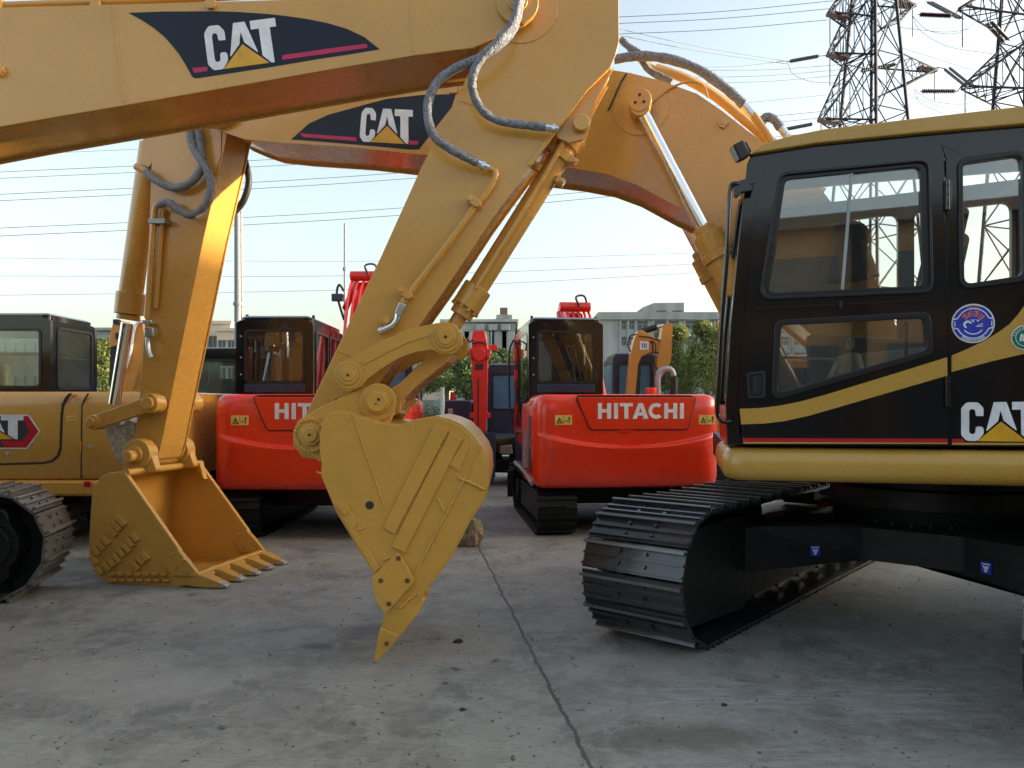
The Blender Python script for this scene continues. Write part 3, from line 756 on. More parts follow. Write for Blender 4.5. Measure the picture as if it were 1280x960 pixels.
    lp.obox(c0+f.u*.012, d*.035, sd*.040, up*.05); lp.obox(c0-d*.04+f.u*.01, d*.02, sd*.028, up*.034)
    lamp = lp.build('work_lamp', M['rubber'], cab, bevel=.012, seg=3)
    MB().obox(c0+f.u*.012+d*.037, d*.003, sd*.032, up*.042).build('lamp_glass', M['plastic'], cab, bevel=.004)
    MB().tube([c0-d*.03, c0+f.u*.06+Vector((0, 0, -.01)), f.w(f.px(941, 196, v)[0], v+.04, f.px(941, 194, v)[1])], .008, sm=3).build('lamp_bracket', M['rubber'], cab)
    rl = MB()
    rp3 = [(936, 229), (921, 230), (914, 233), (911.5, 262), (908.5, 320), (902, 400), (898, 470), (896.5, 505), (898, 520), (904, 527), (914, 527)]
    rl.tube([f.w(f.px(a, b, v-.05)[0], v-.05+(.05 if i in (0, len(rp3)-1) else 0), f.px(a, b, v-.05)[1]) for i, (a, b) in enumerate(rp3)], .0135, n=10)
    rl.build('grab_rail', M['black'], cab)
    bk = MB(); bk.pp(f, rp([(917, 228), (936, 222), (944, 226), (941, 238), (928, 240), (920, 247), (917, 244)], 2), v-.055, v-.02); bk.pcyl(f, 940, 228, v-.062, v+.02, .012)
    bk.build('rail_bracket', M['black'], cab, bevel=.004)
    # ---- rear house
    hb = MB(); hb.loft(body_loft(f, plan_round(ur+.25, 2.55, -1.32, 1.32, .12), [1.24, 2.15, 2.25], [0, 0, .08])); hb.build('engine_housing', M['yellow'], t, bevel=.01)
    for i in range(9): pass
    lv = MB()
    for i in range(10): lv.box(f, (1.0, -1.335, 1.5+i*.05), (1.9, -1.315, 1.525+i*.05))
    lv.build('louvre', M['louvre'], t)
    cw = MB(); arc = [(2.3, -1.36)]+[(2.3+.85*math.cos(R(a))**.6, 1.36*math.sin(R(a))) for a in range(-75, 76, 10)]+[(2.3, 1.36)]
    cw.loft(body_loft(f, arc, [1.08, 1.16, 2.0, 2.1], [.06, 0, 0, .07])); cw.build('counterweight', M['black'], t, ang=50)
    fb = MB(); fb.loft(body_loft(f, plan_round(-1.3, .5, .45, 1.32, .08), [1.24, 1.85, 1.9], [0, 0, .05])); fb.build('tank_housing', M['yellow'], t, bevel=.01)
    MB().prism(f, rp([(-.75, 1.24), (.35, 1.24), (.1, 1.7), (-.35, 1.95), (-.62, 1.8)], .05), -.36, .36).build('boom_foot', M['yellow'], t, bevel=.01)
    # ---- boom
    vb = -.33
    pl = [(253, 150, 4), (258, 140, 4), (270, 134, 4), (300, 128), (400, 112.5), (541, 101), (650, 90), (720, 86), (762, 87), (787, 91), (827, 101), (871, 117), (902, 138), (934, 163), (960, 182), (1010, 215), (1060, 280), (1110, 380), (1135, 450, 20), (1120, 495, 20), (1085, 495, 20), (1040, 440), (960, 372), (930, 325), (902, 290), (880, 274), (846, 258), (796, 231), (760, 218), (716, 210), (620, 199), (524, 193), (430, 183), (346, 178), (306, 174), (285, 167), (264, 158, 4)]
    P = f.pts(vb, rp(pl, 1))
    bo = MB(); bo.prism(f, P, vb, vb+.02); bo.prism(f, P, -vb-.02, -vb); bo.prism(f, offset(f.pts(vb, rp(pl, 0)), .022), vb+.02, -vb-.02)
    boom = bo.build('boom', M['yellow'], t, bevel=.004, label='arched ochre boom')
    MB().pp(f, [(363.8, 174.3), (386, 154.5), (410, 143.5), (430, 138), (455, 131), (484, 123.5), (527.6, 118.6), (569.6, 117.6), (564.6, 134), (551, 151), (524, 186.5, ), (514, 187), (460, 182), (400, 177)], vb-.002, vb-.0005).build('decal', M['decal'], boom, smooth=False)
    MB().pp(f, [(374.5, 166.6), (445.5, 171.8), (445.5, 176.4), (379.6, 171.2)], vb-.004, vb-.002).build('decal_stripe', M['pink'], boom, smooth=False)
    MB().pp(f, [(510, 175.4), (523.5, 176.6), (521.5, 181.2), (509.5, 180.2)], vb-.004, vb-.002).build('decal_stripe', M['pink'], boom, smooth=False)
    cat_logo(f, vb-.002, ((449, 176.8), (517.5, 180.5), (452.5, 134.4), (516.5, 137.5)), boom, th=.002)
    # boss plate round the cylinder pin, weld bead, little tabs and grease line
    b = MB(); u, z = f.px(801, 135, vb)
    b.prism(f, circ(u, z, .205, 36), vb-.006, vb); b.build('doubler_plate', M['yellow'], boom, bevel=.004)
    b = MB(); b.ucyl(f, u, z, vb-.16, vb, .085, 30); b.build('pin_boss', M['yellow'], boom, bevel=.008)
    b = MB()
    for a in (90, 210, 330): b.ucyl(f, u+.035*math.cos(R(a)), z+.035*math.sin(R(a)), vb-.168, vb-.16, .010, 8)
    b.build('pin_bolt', M['ink'], boom)
    b = MB(); b.pp(f, rp([(897, 150), (904, 148), (911, 153), (905, 160), (899, 158)], 1), vb-.02, vb); b.pcyl(f, 903, 154, vb-.03, vb, .006); b.build('lug', M['yellow'], boom, bevel=.003)
    b = MB(); b.pp(f, rp([(560, 107), (571, 106), (571, 116), (561, 116)], 1), vb-.02, vb); b.build('lug', M['yellow'], boom, bevel=.003)
    def line(px, vv, r, name, mat, par, n=8, sm=5, wob=0):
        return MB().tube([f.w(f.px(a, c, (vv if len(q) == 0 else q[0]))[0], (vv if len(q) == 0 else q[0]), f.px(a, c, (vv if len(q) == 0 else q[0]))[1]) for a, c, *q in px], r, n=n, sm=sm, wob=wob).build(name, mat, par, ang=60)
    line([(783, 92), (775, 105), (765, 128), (760, 138)], vb-.012, .006, 'cable', M['rubber'], boom)
    line([(810, 133), (835, 112), (858, 103), (878, 106), (885, 122)], vb-.012, .008, 'grease_line', M['yellow'], boom)
    line([(776, 49, -.15), (788, 60, -.15), (800, 68, -.15), (812, 88, -.12), (840, 103, -.12)], -.15, .028, 'hose', M['wrap'], boom, 12, wob=.09)
    line([(768, 74, -.22), (800, 70, -.22), (837, 74, -.22), (875, 88, -.22), (909, 112, -.22), (930, 131, -.22)], -.22, .036, 'hose', M['wrap'], boom, 12, wob=.09)
    line([(929, 130, -.22), (942, 145, -.22)], -.22, .030, 'hose_fitting', M['silver'], boom, 12, 0)
    line([(941, 143, -.22), (955, 163, -.22), (985, 205, -.22), (1030, 240, -.22)], -.22, .030, 'boom_pipe', M['yellow'], boom, 12)
    line([(800, 72, .0), (815, 86, .0), (850, 96, .0), (890, 118, .0), (930, 150, .0), (958, 174, .0), (1000, 210, .0)], 0, .034, 'boom_pipe', M['yellow'], boom, 12)
    line([(820, 84, .12), (860, 98, .12), (900, 122, .12), (940, 155, .12), (975, 185, .12)], 0, .03, 'boom_pipe', M['yellow'], boom, 12)
    line([(950, 160, .1), (955, 148, .1), (966, 148, .1), (976, 160, .1)], 0, .034, 'hose', M['wrap'], boom, 12, wob=.09)
    line([(974, 157, .1), (984, 170, .1)], 0, .030, 'hose_fitting', M['silver'], boom, 12, 0)
    # ---- boom cylinders
    for vv in (-.43, .43):
        a = f.px(801, 136, -.43); c1 = f.px(879, 284, -.43); e = f.px(995, 505, -.43)
        A, Bq, E = f.w(a[0], vv, a[1]), f.w(c1[0], vv, c1[1]), f.w(e[0], vv, e[1])
        d = (E-A).normalized(); L1 = (Bq-A).length
        cy = MB(); cy.cyl(A+d*L1, A+d*(L1+.07), .078, n=28); cy.cyl(A+d*(L1+.06), A+d*(L1+.20), .108, n=28); cy.cyl(A+d*(L1+.20), A+d*(L1+.26), .115, n=28); cy.cyl(A+d*(L1+.25), E, .098, n=28)
        co = cy.build('boom_cylinder', M['yellow'], t, bevel=.006)
        rd = MB(); rd.cyl(A+d*.05, A+d*(L1+.02), .048, n=24); rd.build('rod', M['chrome'], co)
        ey = MB(); ey.cyl(A+f.n*-.055, A+f.n*.055, .072, n=24); ey.build('rod_eye', M['yellow'], co, bevel=.006)
    # ---- arm on the left
    va = -.18
    PaL = [(192, 130), (215, 95, 10), (250, 90, 20), (280, 120, 20), (287, 150, 14), (279, 192), (254, 300), (201, 558, 6), (195, 578, 8), (172, 577, 10), (167, 560), (176, 480), (184, 357)]; Pa = f.pts(va, rp(PaL, 3))
    ar = MB(); ar.prism(f, Pa, va, va+.018); ar.prism(f, Pa, -va-.018, -va); ar.prism(f, offset(f.pts(va, rp(PaL, 0)), .012), va+.018, -va-.018)
    arm = ar.build('arm', M['yellow'], t, bevel=.004, label='ochre dipper arm standing over the open bucket')
    b = MB(); b.pp(f, rp([(248, 160), (262, 148), (277, 158), (276, 195), (262, 235), (252, 200)], 3), va-.008, va); b.build('doubler_plate', M['yellow'], arm, bevel=.003)
    b = MB(); b.pp(f, [(175, 478), (214, 488), (214, 490), (175, 480)], va-.004, va); b.pp(f, [(189, 248), (256, 277), (256, 279), (189, 250)], va-.004, va); b.build('weld_seam', M['yellow'], arm)
    # pin bracket at the boom tip
    b = MB(); b.pp(f, rp([(250, 152), (266, 142), (292, 140), (292, 150), (275, 158), (256, 158)], 3), vb-.06, vb); b.pcyl(f, 281, 147, vb-.075, vb, .035); b.build('pin_bracket', M['yellow'], boom, bevel=.005)
    line([(236.5, 130), (236.5, 152), (241, 183), (258, 211), (264, 235), (256, 258), (239, 269), (222, 261), (210, 253), (199, 256)], va-.09, .034, 'hose', M['wrap'], arm, 12, wob=.09)
    line([(246, 130), (246, 152), (252, 190), (252, 209), (241, 226), (220, 235), (196, 226), (182, 214)], va-.07, .034, 'hose', M['wrap'], arm, 12, wob=.09)
    line([(182, 214), (170, 208)], va-.07, .03, 'hose_fitting', M['yellow'], arm, 12, 0)
    line([(306, 200, .25), (311, 225, .25), (306, 247, .25), (296, 262, .25), (285, 268, .2)], .2, .03, 'hose', M['rubber'], arm, 12)
    line([(199, 256), (194, 262), (191, 300), (184, 398)], va-.05, .026, 'arm_pipe', M['yellow'], arm, 12)
    line([(205, 262), (201, 300), (195, 385)], va-.03, .02, 'arm_pipe', M['yellow'], arm, 12)
    b = MB(); b.pp(f, rp([(185, 273), (206, 273), (206, 279), (185, 279)], 1), va-.085, va); b.build('pipe_clamp', M['gun'], arm, bevel=.003)
    b = MB(); b.pp(f, rp([(178, 400), (189, 400), (189, 405), (178, 405)], 1), va-.09, va); b.pp(f, rp([(180, 409), (191, 409), (191, 421), (181, 422)], 2), va-.10, va-.03); b.build('pipe_coupling', M['silver'], arm, bevel=.004)
    line([(185, 420), (185, 430), (187, 440), (190, 447)], va-.06, .022, 'pipe_elbow', M['silver'], arm, 12)
    # bucket cylinder in front of the arm
    def w0(x, y, vv=0): u, z = f.px(x, y, vv); return f.w(u, vv, z)
    cy = MB(); T0 = w0(190, 180); B0 = w0(159, 404); E0 = w0(143, 505); d = (E0-T0).normalized()
    cy.cyl(T0, w0(163, 372), .105, n=28); cy.cyl(w0(163.6, 366), w0(161, 393), .125, n=28); cy.cyl(w0(161, 393), w0(160, 400), .10, n=28)
    bc = cy.build('bucket_cylinder', M['yellow'], t, bevel=.006)
    MB().cyl(B0, E0, .052, n=24).build('rod', M['chrome'], bc)
    b = MB(); b.pp(f, rp([(181, 160), (192, 170), (191, 200), (186, 210), (178, 205), (176, 195), (179, 170)], 3), va+.02, va+.06); b.build('cylinder_lug', M['yellow'], arm, bevel=.005)
    # rocker links and the worn bright bucket link
    for s in (-1, 1):
        vv = -.30 if s < 0 else .22
        l = MB(); 
        pc1, pc2 = f.px(189, 504, -.30), f.px(118, 528, -.30)
        l.prism(f, rp([(f.px(x, y, -.30)) for x, y in ((186, 495), (193, 500), (192, 512), (125, 535), (116, 536), (110, 528), (114, 520))], .02), vv, vv+.07)
        l.ucyl(f, *pc1, vv-.03, vv+.10, .085); l.ucyl(f, *pc1, vv-.06, vv, .055); l.ucyl(f, *pc2, vv-.03, vv+.10, .065); l.ucyl(f, *pc2, vv-.06, vv, .04)
        l.build('rocker_link', M['yellow'], t, bevel=.008)
    l = MB(); l.pp(f, rp([(128, 520), (145, 522), (152, 532), (158, 522), (166, 528), (170, 560), (176, 575), (160, 585), (148, 580), (138, 560), (131, 540)], 4), -.14, .14)
    l.build('bucket_link', M['gun_worn'], t, bevel=.015, seg=3)
    # ---- bucket
    vn, vf = -.52, .52
    prof = [(156, 589), (136, 591), (126, 596), (118, 607), (114.5, 622), (112, 660), (111, 694), (116, 709), (124, 721), (134, 730), (150, 734), (215, 736), (236, 731), (248.6, 719), (235, 700), (223, 686)]
    PB = f.pts(vn, prof)
    bk = MB(); bk.prism(f, PB, vn, vn+.03)
    bucket = bk.build('bucket', M['bucket'], t, bevel=.006, label='open ochre bucket resting on the concrete with worn tooth tips')
    MB().prism(f, PB, vf-.03, vf).build('side_plate', M['bucket'], bucket, bevel=.006)
    line2 = [tuple(p) for p in PB[:14]]
    bk = MB()
    PO = offset(PB, .004)
    bk.shell(f, [PO[i] for i in range(0, 14)], vn+.03, vf-.03, .028 if area(PB) > 0 else -.028)
    bk.build('bucket_shell', M['bucket'], bucket, ang=50)
    # rolled rim along the opening and the near edge
    b = MB(); a, c = f.px(157, 591, vn), f.px(226, 689, vn)
    b.cyl(f.w(a[0], vn+.01, a[1]), f.w(a[0], vf-.01, a[1]), .030, n=14)
    b.build('rim', M['bucket'], bucket)
    b = MB()
    for vv in (vn-.008, vf-.035): b.prism(f, [a, c, (c[0]-.05, c[1]-.012), (a[0]-.05, a[1]-.01)], vv, vv+.043)
    b.build('edge_bar', M['bucket'], bucket, bevel=.006)
    # corner gusset inside the far top
    gu, gz = f.px(255, 578, vf-.05)
    MB().prism(f, [(gu-.02, gz), (gu-.26, gz-.01), (gu-.1, gz-.05), (gu+.03, gz-.16)], vf-.09, vf-.03).build('gusset', M['bucket'], bucket, bevel=.006)
    # side cutter plates with bolts
    for vv, dv in ((vn-.022, 0), (vf-.052, 1)):
        q = f.pts(vn, rp([(201, 699), (224, 687), (247, 714), (245, 720), (217, 719)], 2))
        MB().prism(f, q, vv, vv+.022).build('side_cutter', M['bucket'], bucket, bevel=.004)
    b = MB()
    for x, y in ((213, 694), (218, 709), (232, 715), (228, 700)): b.pcyl(f, x, y, vn-.04, vn-.02, .016, 8)
    uu = [f.px(x, y, vn) for x, y in ((213, 694), (218, 709), (232, 715))]
    for q in uu: b.ucyl(f, q[0], q[1], vf-.07, vf-.052, .026, 12)
    b.build('bolt', M['bucket'], bucket)
    # welded wear blocks on the side
    b = MB()
    def blk(x0, y0, x1, y1, w):
        a = Vector((x0, y0)); c = Vector((x1, y1)); d = (c-a).normalized(); n = Vector((-d.y, d.x))*w/2
        b.pp(f, rp([tuple(a-n), tuple(c-n), tuple(c+n), tuple(a+n)], 1), vn-.036, vn)
    c7 = lambda x, y: (x/2.977, 560+y/2.977)
    for (x0, y0, x1, y1) in ((432, 258, 458, 288), (415, 275, 441, 305), (399, 295, 425, 325), (374, 330, 398, 358), (357, 348, 380, 376), (341, 368, 362, 396), (485, 318, 505, 346), (468, 338, 490, 366), (455, 358, 478, 386), (437, 378, 455, 402), (420, 398, 440, 424), (402, 412, 420, 438), (384, 430, 402, 454), (522, 390, 544, 416), (506, 404, 528, 430), (488, 424, 510, 452), (334, 405, 352, 430), (352, 448, 372, 470)):
        A, Cc = c7(x0-2, y0-2), c7(x1+2, y1+2); blk(*A, *Cc, 6.0)
    for i in range(7):
        A = c7(400+i*32, 470); blk(A[0], A[1], A[0]+8, A[1], 4)
        A = c7(408+i*32, 492); blk(A[0], A[1], A[0]+8, A[1]+.6, 3.6)
    b.build('wear_block', M['bucket'], bucket, bevel=.005)
    # base edge plate and five teeth
    lip = f.px(246, 722, vn); back = f.px(205, 734, vn)
    MB().prism(f, [back, (back[0], back[1]+.045), (lip[0]+.0, lip[1]+.02), (lip[0]+.03, lip[1]-.015)], vn+.0305, vf-.0305).build('base_edge', M['bucket'], bucket, bevel=.005)
    for i in range(5):
        vv = vn+.055+i*(vf-vn-.11)/4
        tb = MB()
        L0 = (lip[0]-.10, lip[1]+.01)
        def sec(u, z, hw, hh): return [f.w(u, vv-hw, z-hh), f.w(u, vv+hw, z-hh), f.w(u, vv+hw, z+hh), f.w(u, vv-hw, z+hh)]
        tb.loft([sec(L0[0]-.06, .055, .055, .035), sec(L0[0]+.05, .065, .062, .055), sec(L0[0]+.16, .055, .058, .050), sec(L0[0]+.27, .035, .046, .028), sec(L0[0]+.34, .022, .036, .010)])
        tb.build('tooth', M['bucket'], bucket, bevel=.012, seg=3, ang=50)
        MB().loft([sec(L0[0]+.29, .034, .047, .0265), sec(L0[0]+.352, .021, .037, .0115)]).build('tooth_tip', M['gun_worn'], bucket, bevel=.008)
    # ears and pin at the arm
    for vv in (-.30, .22):
        e = MB(); e.pp(f, rp([(150, 592), (160, 565), (172, 552), (186, 560), (192, 578), (196, 590)], 5), -.30, -.22) if vv < 0 else e.prism(f, f.pts(-.30, rp([(150, 592), (160, 565), (172, 552), (186, 560), (192, 578), (196, 590)], 5)), vv, vv+.08)
        e.ucyl(f, *f.px(172, 568, -.30), vv-.02, vv+.10, .135, 30); e.ucyl(f, *f.px(172, 568, -.30), vv-.05, vv, .075, 24)
        if vv < 0: e.ucyl(f, *f.px(165, 570, -.36), vv-.13, vv, .05, 20)
        e.build('bucket_ear', M['bucket'], bucket, bevel=.01, seg=3)
    MB().ucyl(f, *f.px(196, 570, 0), -.22, .22, .10, 24).build('pin_tube', M['bucket'], bucket, bevel=.01)
    e = MB(); uu, zz = f.px(219, 573, .05)
    return t
def _worn():
    m, nt, b = new_mat('worn_bright_steel'); pos = geo_pos(nt); n = nz(nt, 25, 5, .7, pos, .6)
    nt.links.new(ramp(nt, n.outputs[0], [(.35, (.30, .17, .05)), (.5, (.42, .36, .27)), (.65, (.62, .60, .56))]).outputs[0], b.inputs['Base Color'])
    setp(b, Roughness=.4, Metallic=.35); bump(nt, b, n.outputs[0], .5, .01); return m
M['gun_worn'] = _worn()
excavator_right()
# ================================================================= BIG EXCAVATOR OFF TO THE LEFT (track, boom, arm and bucket in view)
def excavator_left():
    f = Frame(0, 4.85, 0)
    t = thing('excavator', 'large ochre excavator with slanting arm and bucket tip down, its boom crossing the top', 'excavator', (-5.5, 4.7, 0))
    U = Frame(-5.49, 4.46, 12.5)
    for s in (1, -1):
        o = U.w(0, 1.19*s, 0); fr = Frame(o.x, o.y, 12.5)
        trk = MB().box(fr, (-1.5, -.1, .5), (1.5, .1, .55)).build('crawler_track', M['under'], t)
        track(fr, trk, 4.45, .86, .60, .19, M['shoe_worn'])
        MB().prism(fr, rp([(1.3, .16), (1.95, .14), (1.95, .72), (1.3, .72)], .1), -.27, .2).build('drive_cover', M['under'], trk, bevel=.02)
    xb = MB(); xb.loft([[U.w(a, b, .45) for a, b in plan_round(-.9, .9, -1.0, 1.0, .3)], [U.w(a, b, .70) for a, b in plan_round(-.8, .8, -1.0, 1.0, .3)]]); xb.build('car_body', M['under'], t)
    MB().cyl(U.w(0, 0, .7), U.w(0, 0, 1.04), .66, n=40).build('swing_bearing', M['under'], t)
    # upper structure (left of the picture)
    h = Frame(-5.5, 4.7, 0)
    MB().prism(h, rp([(-2.6, 1.04), (1.2, 1.04), (1.2, 1.24), (-2.6, 1.24)], .02), -1.35, 1.35).build('deck', M['yellow'], t, bevel=.02)
    hb = MB(); hb.loft(body_loft(h, plan_round(-2.5, -.6, -1.32, 1.32, .12), [1.24, 2.15, 2.25], [0, 0, .08])); hb.build('engine_housing', M['yellow'], t, bevel=.01)
    arc = [(-2.3, -1.36)]+[(-2.3-.85*math.cos(R(a))**.6, 1.36*math.sin(R(a))) for a in range(-75, 76, 10)]+[(-2.3, 1.36)]
    MB().loft(body_loft(h, arc, [1.08, 1.16, 2.0, 2.1], [.06, 0, 0, .07])).build('counterweight', M['black'], t)
    fb = MB(); fb.loft(body_loft(h, plan_round(-.6, 1.0, -1.32, -.45, .08), [1.24, 1.85, 1.9], [0, 0, .05])); fb.build('tank_housing', M['yellow'], t, bevel=.01)
    cf = h.side(-.55)   # cab seen lengthwise
    box_cab(cf, t, .5, 1.35, -1.95, -.0, 1.24, 2.95, (.6, 1.9, 1.25, 2.8), [(-1.8, 1.9, -1.0, 2.75), (-.9, 1.9, -.2, 2.75)], M['black'], M['glass'])
    # ---- boom
    vb = -.26
    pl = [(-560, 470, 20), (-500, 300), (-420, 130), (-320, 50), (-200, 20), (0, 9), (200, 4), (400, -2), (560, -11), (630, -18), (650, -16), (664, -8), (671, 7), (667, 22), (655, 32), (642, 36), (620, 46), (590, 60), (520, 69), (430, 84), (160, 131), (60, 148), (0, 158.5), (-70, 172), (-160, 205), (-270, 280), (-380, 400), (-450, 500, 20), (-520, 510, 20)]
    P = f.pts(vb, rp(pl, 1))
    bo = MB(); bo.prism(f, P, vb, vb+.02); bo.prism(f, P, -vb-.02, -vb); bo.prism(f, offset(f.pts(vb, rp(pl, 0)), .018), vb+.02, -vb-.02)
    boom = bo.build('boom', M['yellow'], t, bevel=.004, label='long ochre boom crossing the top of the picture')
    def line(px, vv, r, name, mat, par, n=12, sm=5, wob=0, lab=None):
        return MB().tube([f.w(f.px(q[0], q[1], (q[2] if len(q) > 2 else vv))[0], (q[2] if len(q) > 2 else vv), f.px(q[0], q[1], (q[2] if len(q) > 2 else vv))[1]) for q in px], r, n=n, sm=sm, wob=wob).build(name, mat, par, ang=60, label=lab)
    dec = [(160.5, 16), (201.5, 14.4), (268.7, 14), (300, 15), (336, 17.5), (362, 20.5), (386, 24), (410, 29), (433.6, 36), (455, 46), (474.6, 61.5), (430, 68.8), (400, 73.2), (336, 84), (248.6, 97.4), (243, 97.6), (240, 95.5), (232, 80.6), (224, 68), (215, 56.5), (205, 45.5), (193, 35.5), (178, 25.5)]
    MB().pp(f, dec, vb-.002, vb-.0004).build('decal', M['decal'], boom, smooth=False)
    MB().pp(f, [(240, 85), (259, 83.3), (259.3, 88.7), (242.5, 91.2)], vb-.004, vb-.002).build('decal_stripe', M['pink'], boom, smooth=False)
    MB().pp(f, [(352.7, 69), (430, 58), (457.8, 54.6), (459.8, 59.5), (430, 64), (352.9, 74.8)], vb-.004, vb-.002).build('decal_stripe', M['pink'], boom, smooth=False)
    cat_logo(f, vb-.002, ((261, 88.8), (352.5, 76.3), (254, 33.5), (344.5, 22)), boom, th=.002)
    b = MB(); b.pp(f, [(139.5, 6), (142, 6), (156.5, 127), (154, 127)], vb-.004, vb); b.pp(f, [(512, -4), (514, -4), (517, 64), (515, 64)], vb-.003, vb); b.build('weld_seam', M['yellow'], boom, bevel=.001)
    line([(-300, 32), (-100, 12), (0, 7), (200, 0), (330, -6)], -.15, .022, 'boom_pipe', M['yellow'], boom)
    
    b = MB()
    for x in (-5, 118, 262): b.pp(f, rp([(x-6, -2), (x+6, -3), (x+6, 12), (x-6, 13)], 1), -.19, -.13)
    b.pp(f, rp([(256, 5), (270, 4), (267, 9.5), (259, 10)], 1), vb-.02, vb)
    b.pp(f, rp([(-8, 82), (2, 80), (4, 88), (0, 94), (-8, 92)], 1), vb-.03, vb)
    b.build('pipe_bracket', M['yellow'], boom, bevel=.003)
    pc = f.px(647, 6, vb)
    b = MB(); b.ucyl(f, *pc, vb-.03, vb, .125, 36); b.ucyl(f, *pc, vb-.05, vb, .06, 24); b.ucyl(f, *pc, vb-.056, vb, .045, 24); b.build('pin_boss', M['yellow'], boom, bevel=.006)
    for s in (-1, 1):
        cy = MB(); A = f.w(f.px(-240, 120, -.4)[0], .40*s, f.px(-240, 120, -.4)[1]); E = f.w(-3.95, .40*s, 1.35)
        d = (E-A); cy.cyl(A+d*.5, E, .1, n=24); co = cy.build('boom_cylinder', M['yellow'], t); MB().cyl(A, A+d*.52, .05, n=20).build('rod', M['chrome'], co)
    ac = MB(); A = f.w(f.px(-150, -40, 0)[0], 0, f.px(-150, -40, 0)[1]); E = f.w(f.px(690, -170, 0)[0], 0, f.px(690, -170, 0)[1])
    d = E-A; ac.cyl(A, A+d*.55, .1, n=24); aco = ac.build('arm_cylinder', M['yellow'], t); MB().cyl(A+d*.54, E, .052, n=20).build('rod', M['chrome'], aco)
    # ---- arm
    va = -.20
    pa = [(381, 521), (400, 480), (430, 417), (477, 319), (527, 208), (560, 145), (578, 108), (592, 78), (608, 35), (618, -10), (640, -90), (680, -165, 20), (730, -175, 20), (762, -120, 10), (773, -40), (774, 52), (770, 68), (763, 84), (735, 112), (702, 157), (679, 188), (650, 226), (615, 274), (588, 315), (557, 361), (510, 427), (475, 478), (440, 530), (415, 562), (397, 574), (378, 572), (366, 556), (367, 538)]
    Pa = f.pts(va, rp(pa, 2))
    ar = MB(); ar.prism(f, Pa, va, va+.018); ar.prism(f, Pa, -va-.018, -va); ar.prism(f, offset(f.pts(va, rp(pa, 0)), .02), va+.018, -va-.018)
    arm = ar.build('arm', M['yellow'], t, bevel=.004, label='broad ochre dipper arm slanting down the middle')
    pc = f.px(651, 8, va); 
    b = MB(); b.prism(f, circ(*pc, .225, 40), va-.005, va); b.build('doubler_plate', M['yellow'], arm, bevel=.003)
    b = MB()
    for seg in (((575, 124), (592, 130)), ((424, 438), (452, 449)), ((690, 164), (676, 158))):
        (x0, y0), (x1, y1) = seg; b.pp(f, [(x0, y0), (x1, y1), (x1, y1+2), (x0, y0+2)], va-.004, va)
    b.pp(f, [(702, 154), (664, 206), (660, 207), (660, 204), (698, 152)], va-.01, va)
    b.build('weld_seam', M['yellow'], arm, bevel=.0015)
    b = MB(); b.pcyl(f, 419, 500, va-.012, va, .018, 14); b.build('grease_nipple', M['yellow'], arm, bevel=.003); b = MB(); b.pcyl(f, 420, 500, va-.015, va-.012, .008, 10); b.build('nipple_hole', M['ink'], arm)
    # cylinder bracket on the right edge of the arm
    e = MB()
    for vv in (-.155, .115): e.prism(f, f.pts(-.155, rp([(768, 84), (757, 92), (720, 128), (700, 158), (696, 172), (712, 178), (728, 174), (737, 162), (740, 150), (741, 135), (752, 112), (766, 86)], 4)), vv, vv+.04)
    e.build('cylinder_bracket', M['yellow'], arm, bevel=.005)
    e = MB(); e.pcyl(f, 726, 156, -.20, -.15, .05, 24, vp=-.155); e.pcyl(f, 726, 156, -.15, .2, .038, 20, vp=-.155); e.build('bracket_pin', M['yellow'], arm, bevel=.006)
    # bucket cylinder
    def w0(x, y, vv=-.02): u, z = f.px(x, y, vv); return f.w(u, vv, z)
    T0, E0 = w0(724, 158), w0(559, 421); d = (E0-T0)
    at = lambda q: T0+d*q
    cy = MB(); cy.cyl(at(.03), at(.10), .075, n=28); cy.cyl(at(.08), at(.82), .066, n=32); cy.cyl(at(.12), at(.16), .082, n=28)
    cy.cyl(at(.765), at(.86), .092, n=28); cy.cyl(at(.86), at(.90), .074, n=28)
    bc = cy.build('bucket_cylinder', M['yellow'], t, bevel=.005)
    MB().cyl(at(.89), E0, .046, n=24).build('rod', M['yellow'], bc)
    b = MB()
    for i in range(10):
        a = 2*math.pi*i/10; dn = d.normalized(); o = dn.orthogonal().normalized(); q = dn.cross(o)
        p = at(.86)+(o*math.cos(a)+q*math.sin(a))*.084; b.cyl(p, p+dn*.02, .012, n=8)
    b.build('gland_bolt', M['yellow'], bc)
    b = MB(); sd = Vector((-d.z, 0, d.x)).normalized()
    for q, k in ((.14, 1), (.235, 1)):
        for s in (-1, 1):
            b.obox(at(q)+sd*(.085*s)+Vector((0, -.03, 0)), d.normalized()*.022, sd*.03, Vector((0, .03, 0)))
            b.cyl(at(q)+sd*(.095*s)+Vector((0, -.075, 0)), at(q)+sd*(.095*s)+Vector((0, -.02, 0)), .014, n=8)
    b.build('clamp', M['yellow'], bc, bevel=.004)
    pp = MB(); pp.tube([at(.02)+Vector((-.05, -.12, 0)), at(.06)+Vector((-.03, -.11, 0)), at(.3)+Vector((-.01, -.085, 0)), at(.78)+Vector((0, -.085, 0))], .017, n=10); pp.build('cylinder_pipe', M['yellow'], bc)
    # near hoses and the slim pipe down the arm
    line([(655, -60), (654, -25), (651, 0, -.36), (643, 33, -.36), (625, 55, -.38), (600, 72, -.38), (570, 85, -.36), (548, 101, -.36), (536, 125, -.36), (535, 148, -.36), (543, 170, -.36), (560, 184, -.34), (580, 195, -.31), (596, 203, -.27)], -.33, .0265, 'hose', M['wrap'], arm, 14, wob=.1)
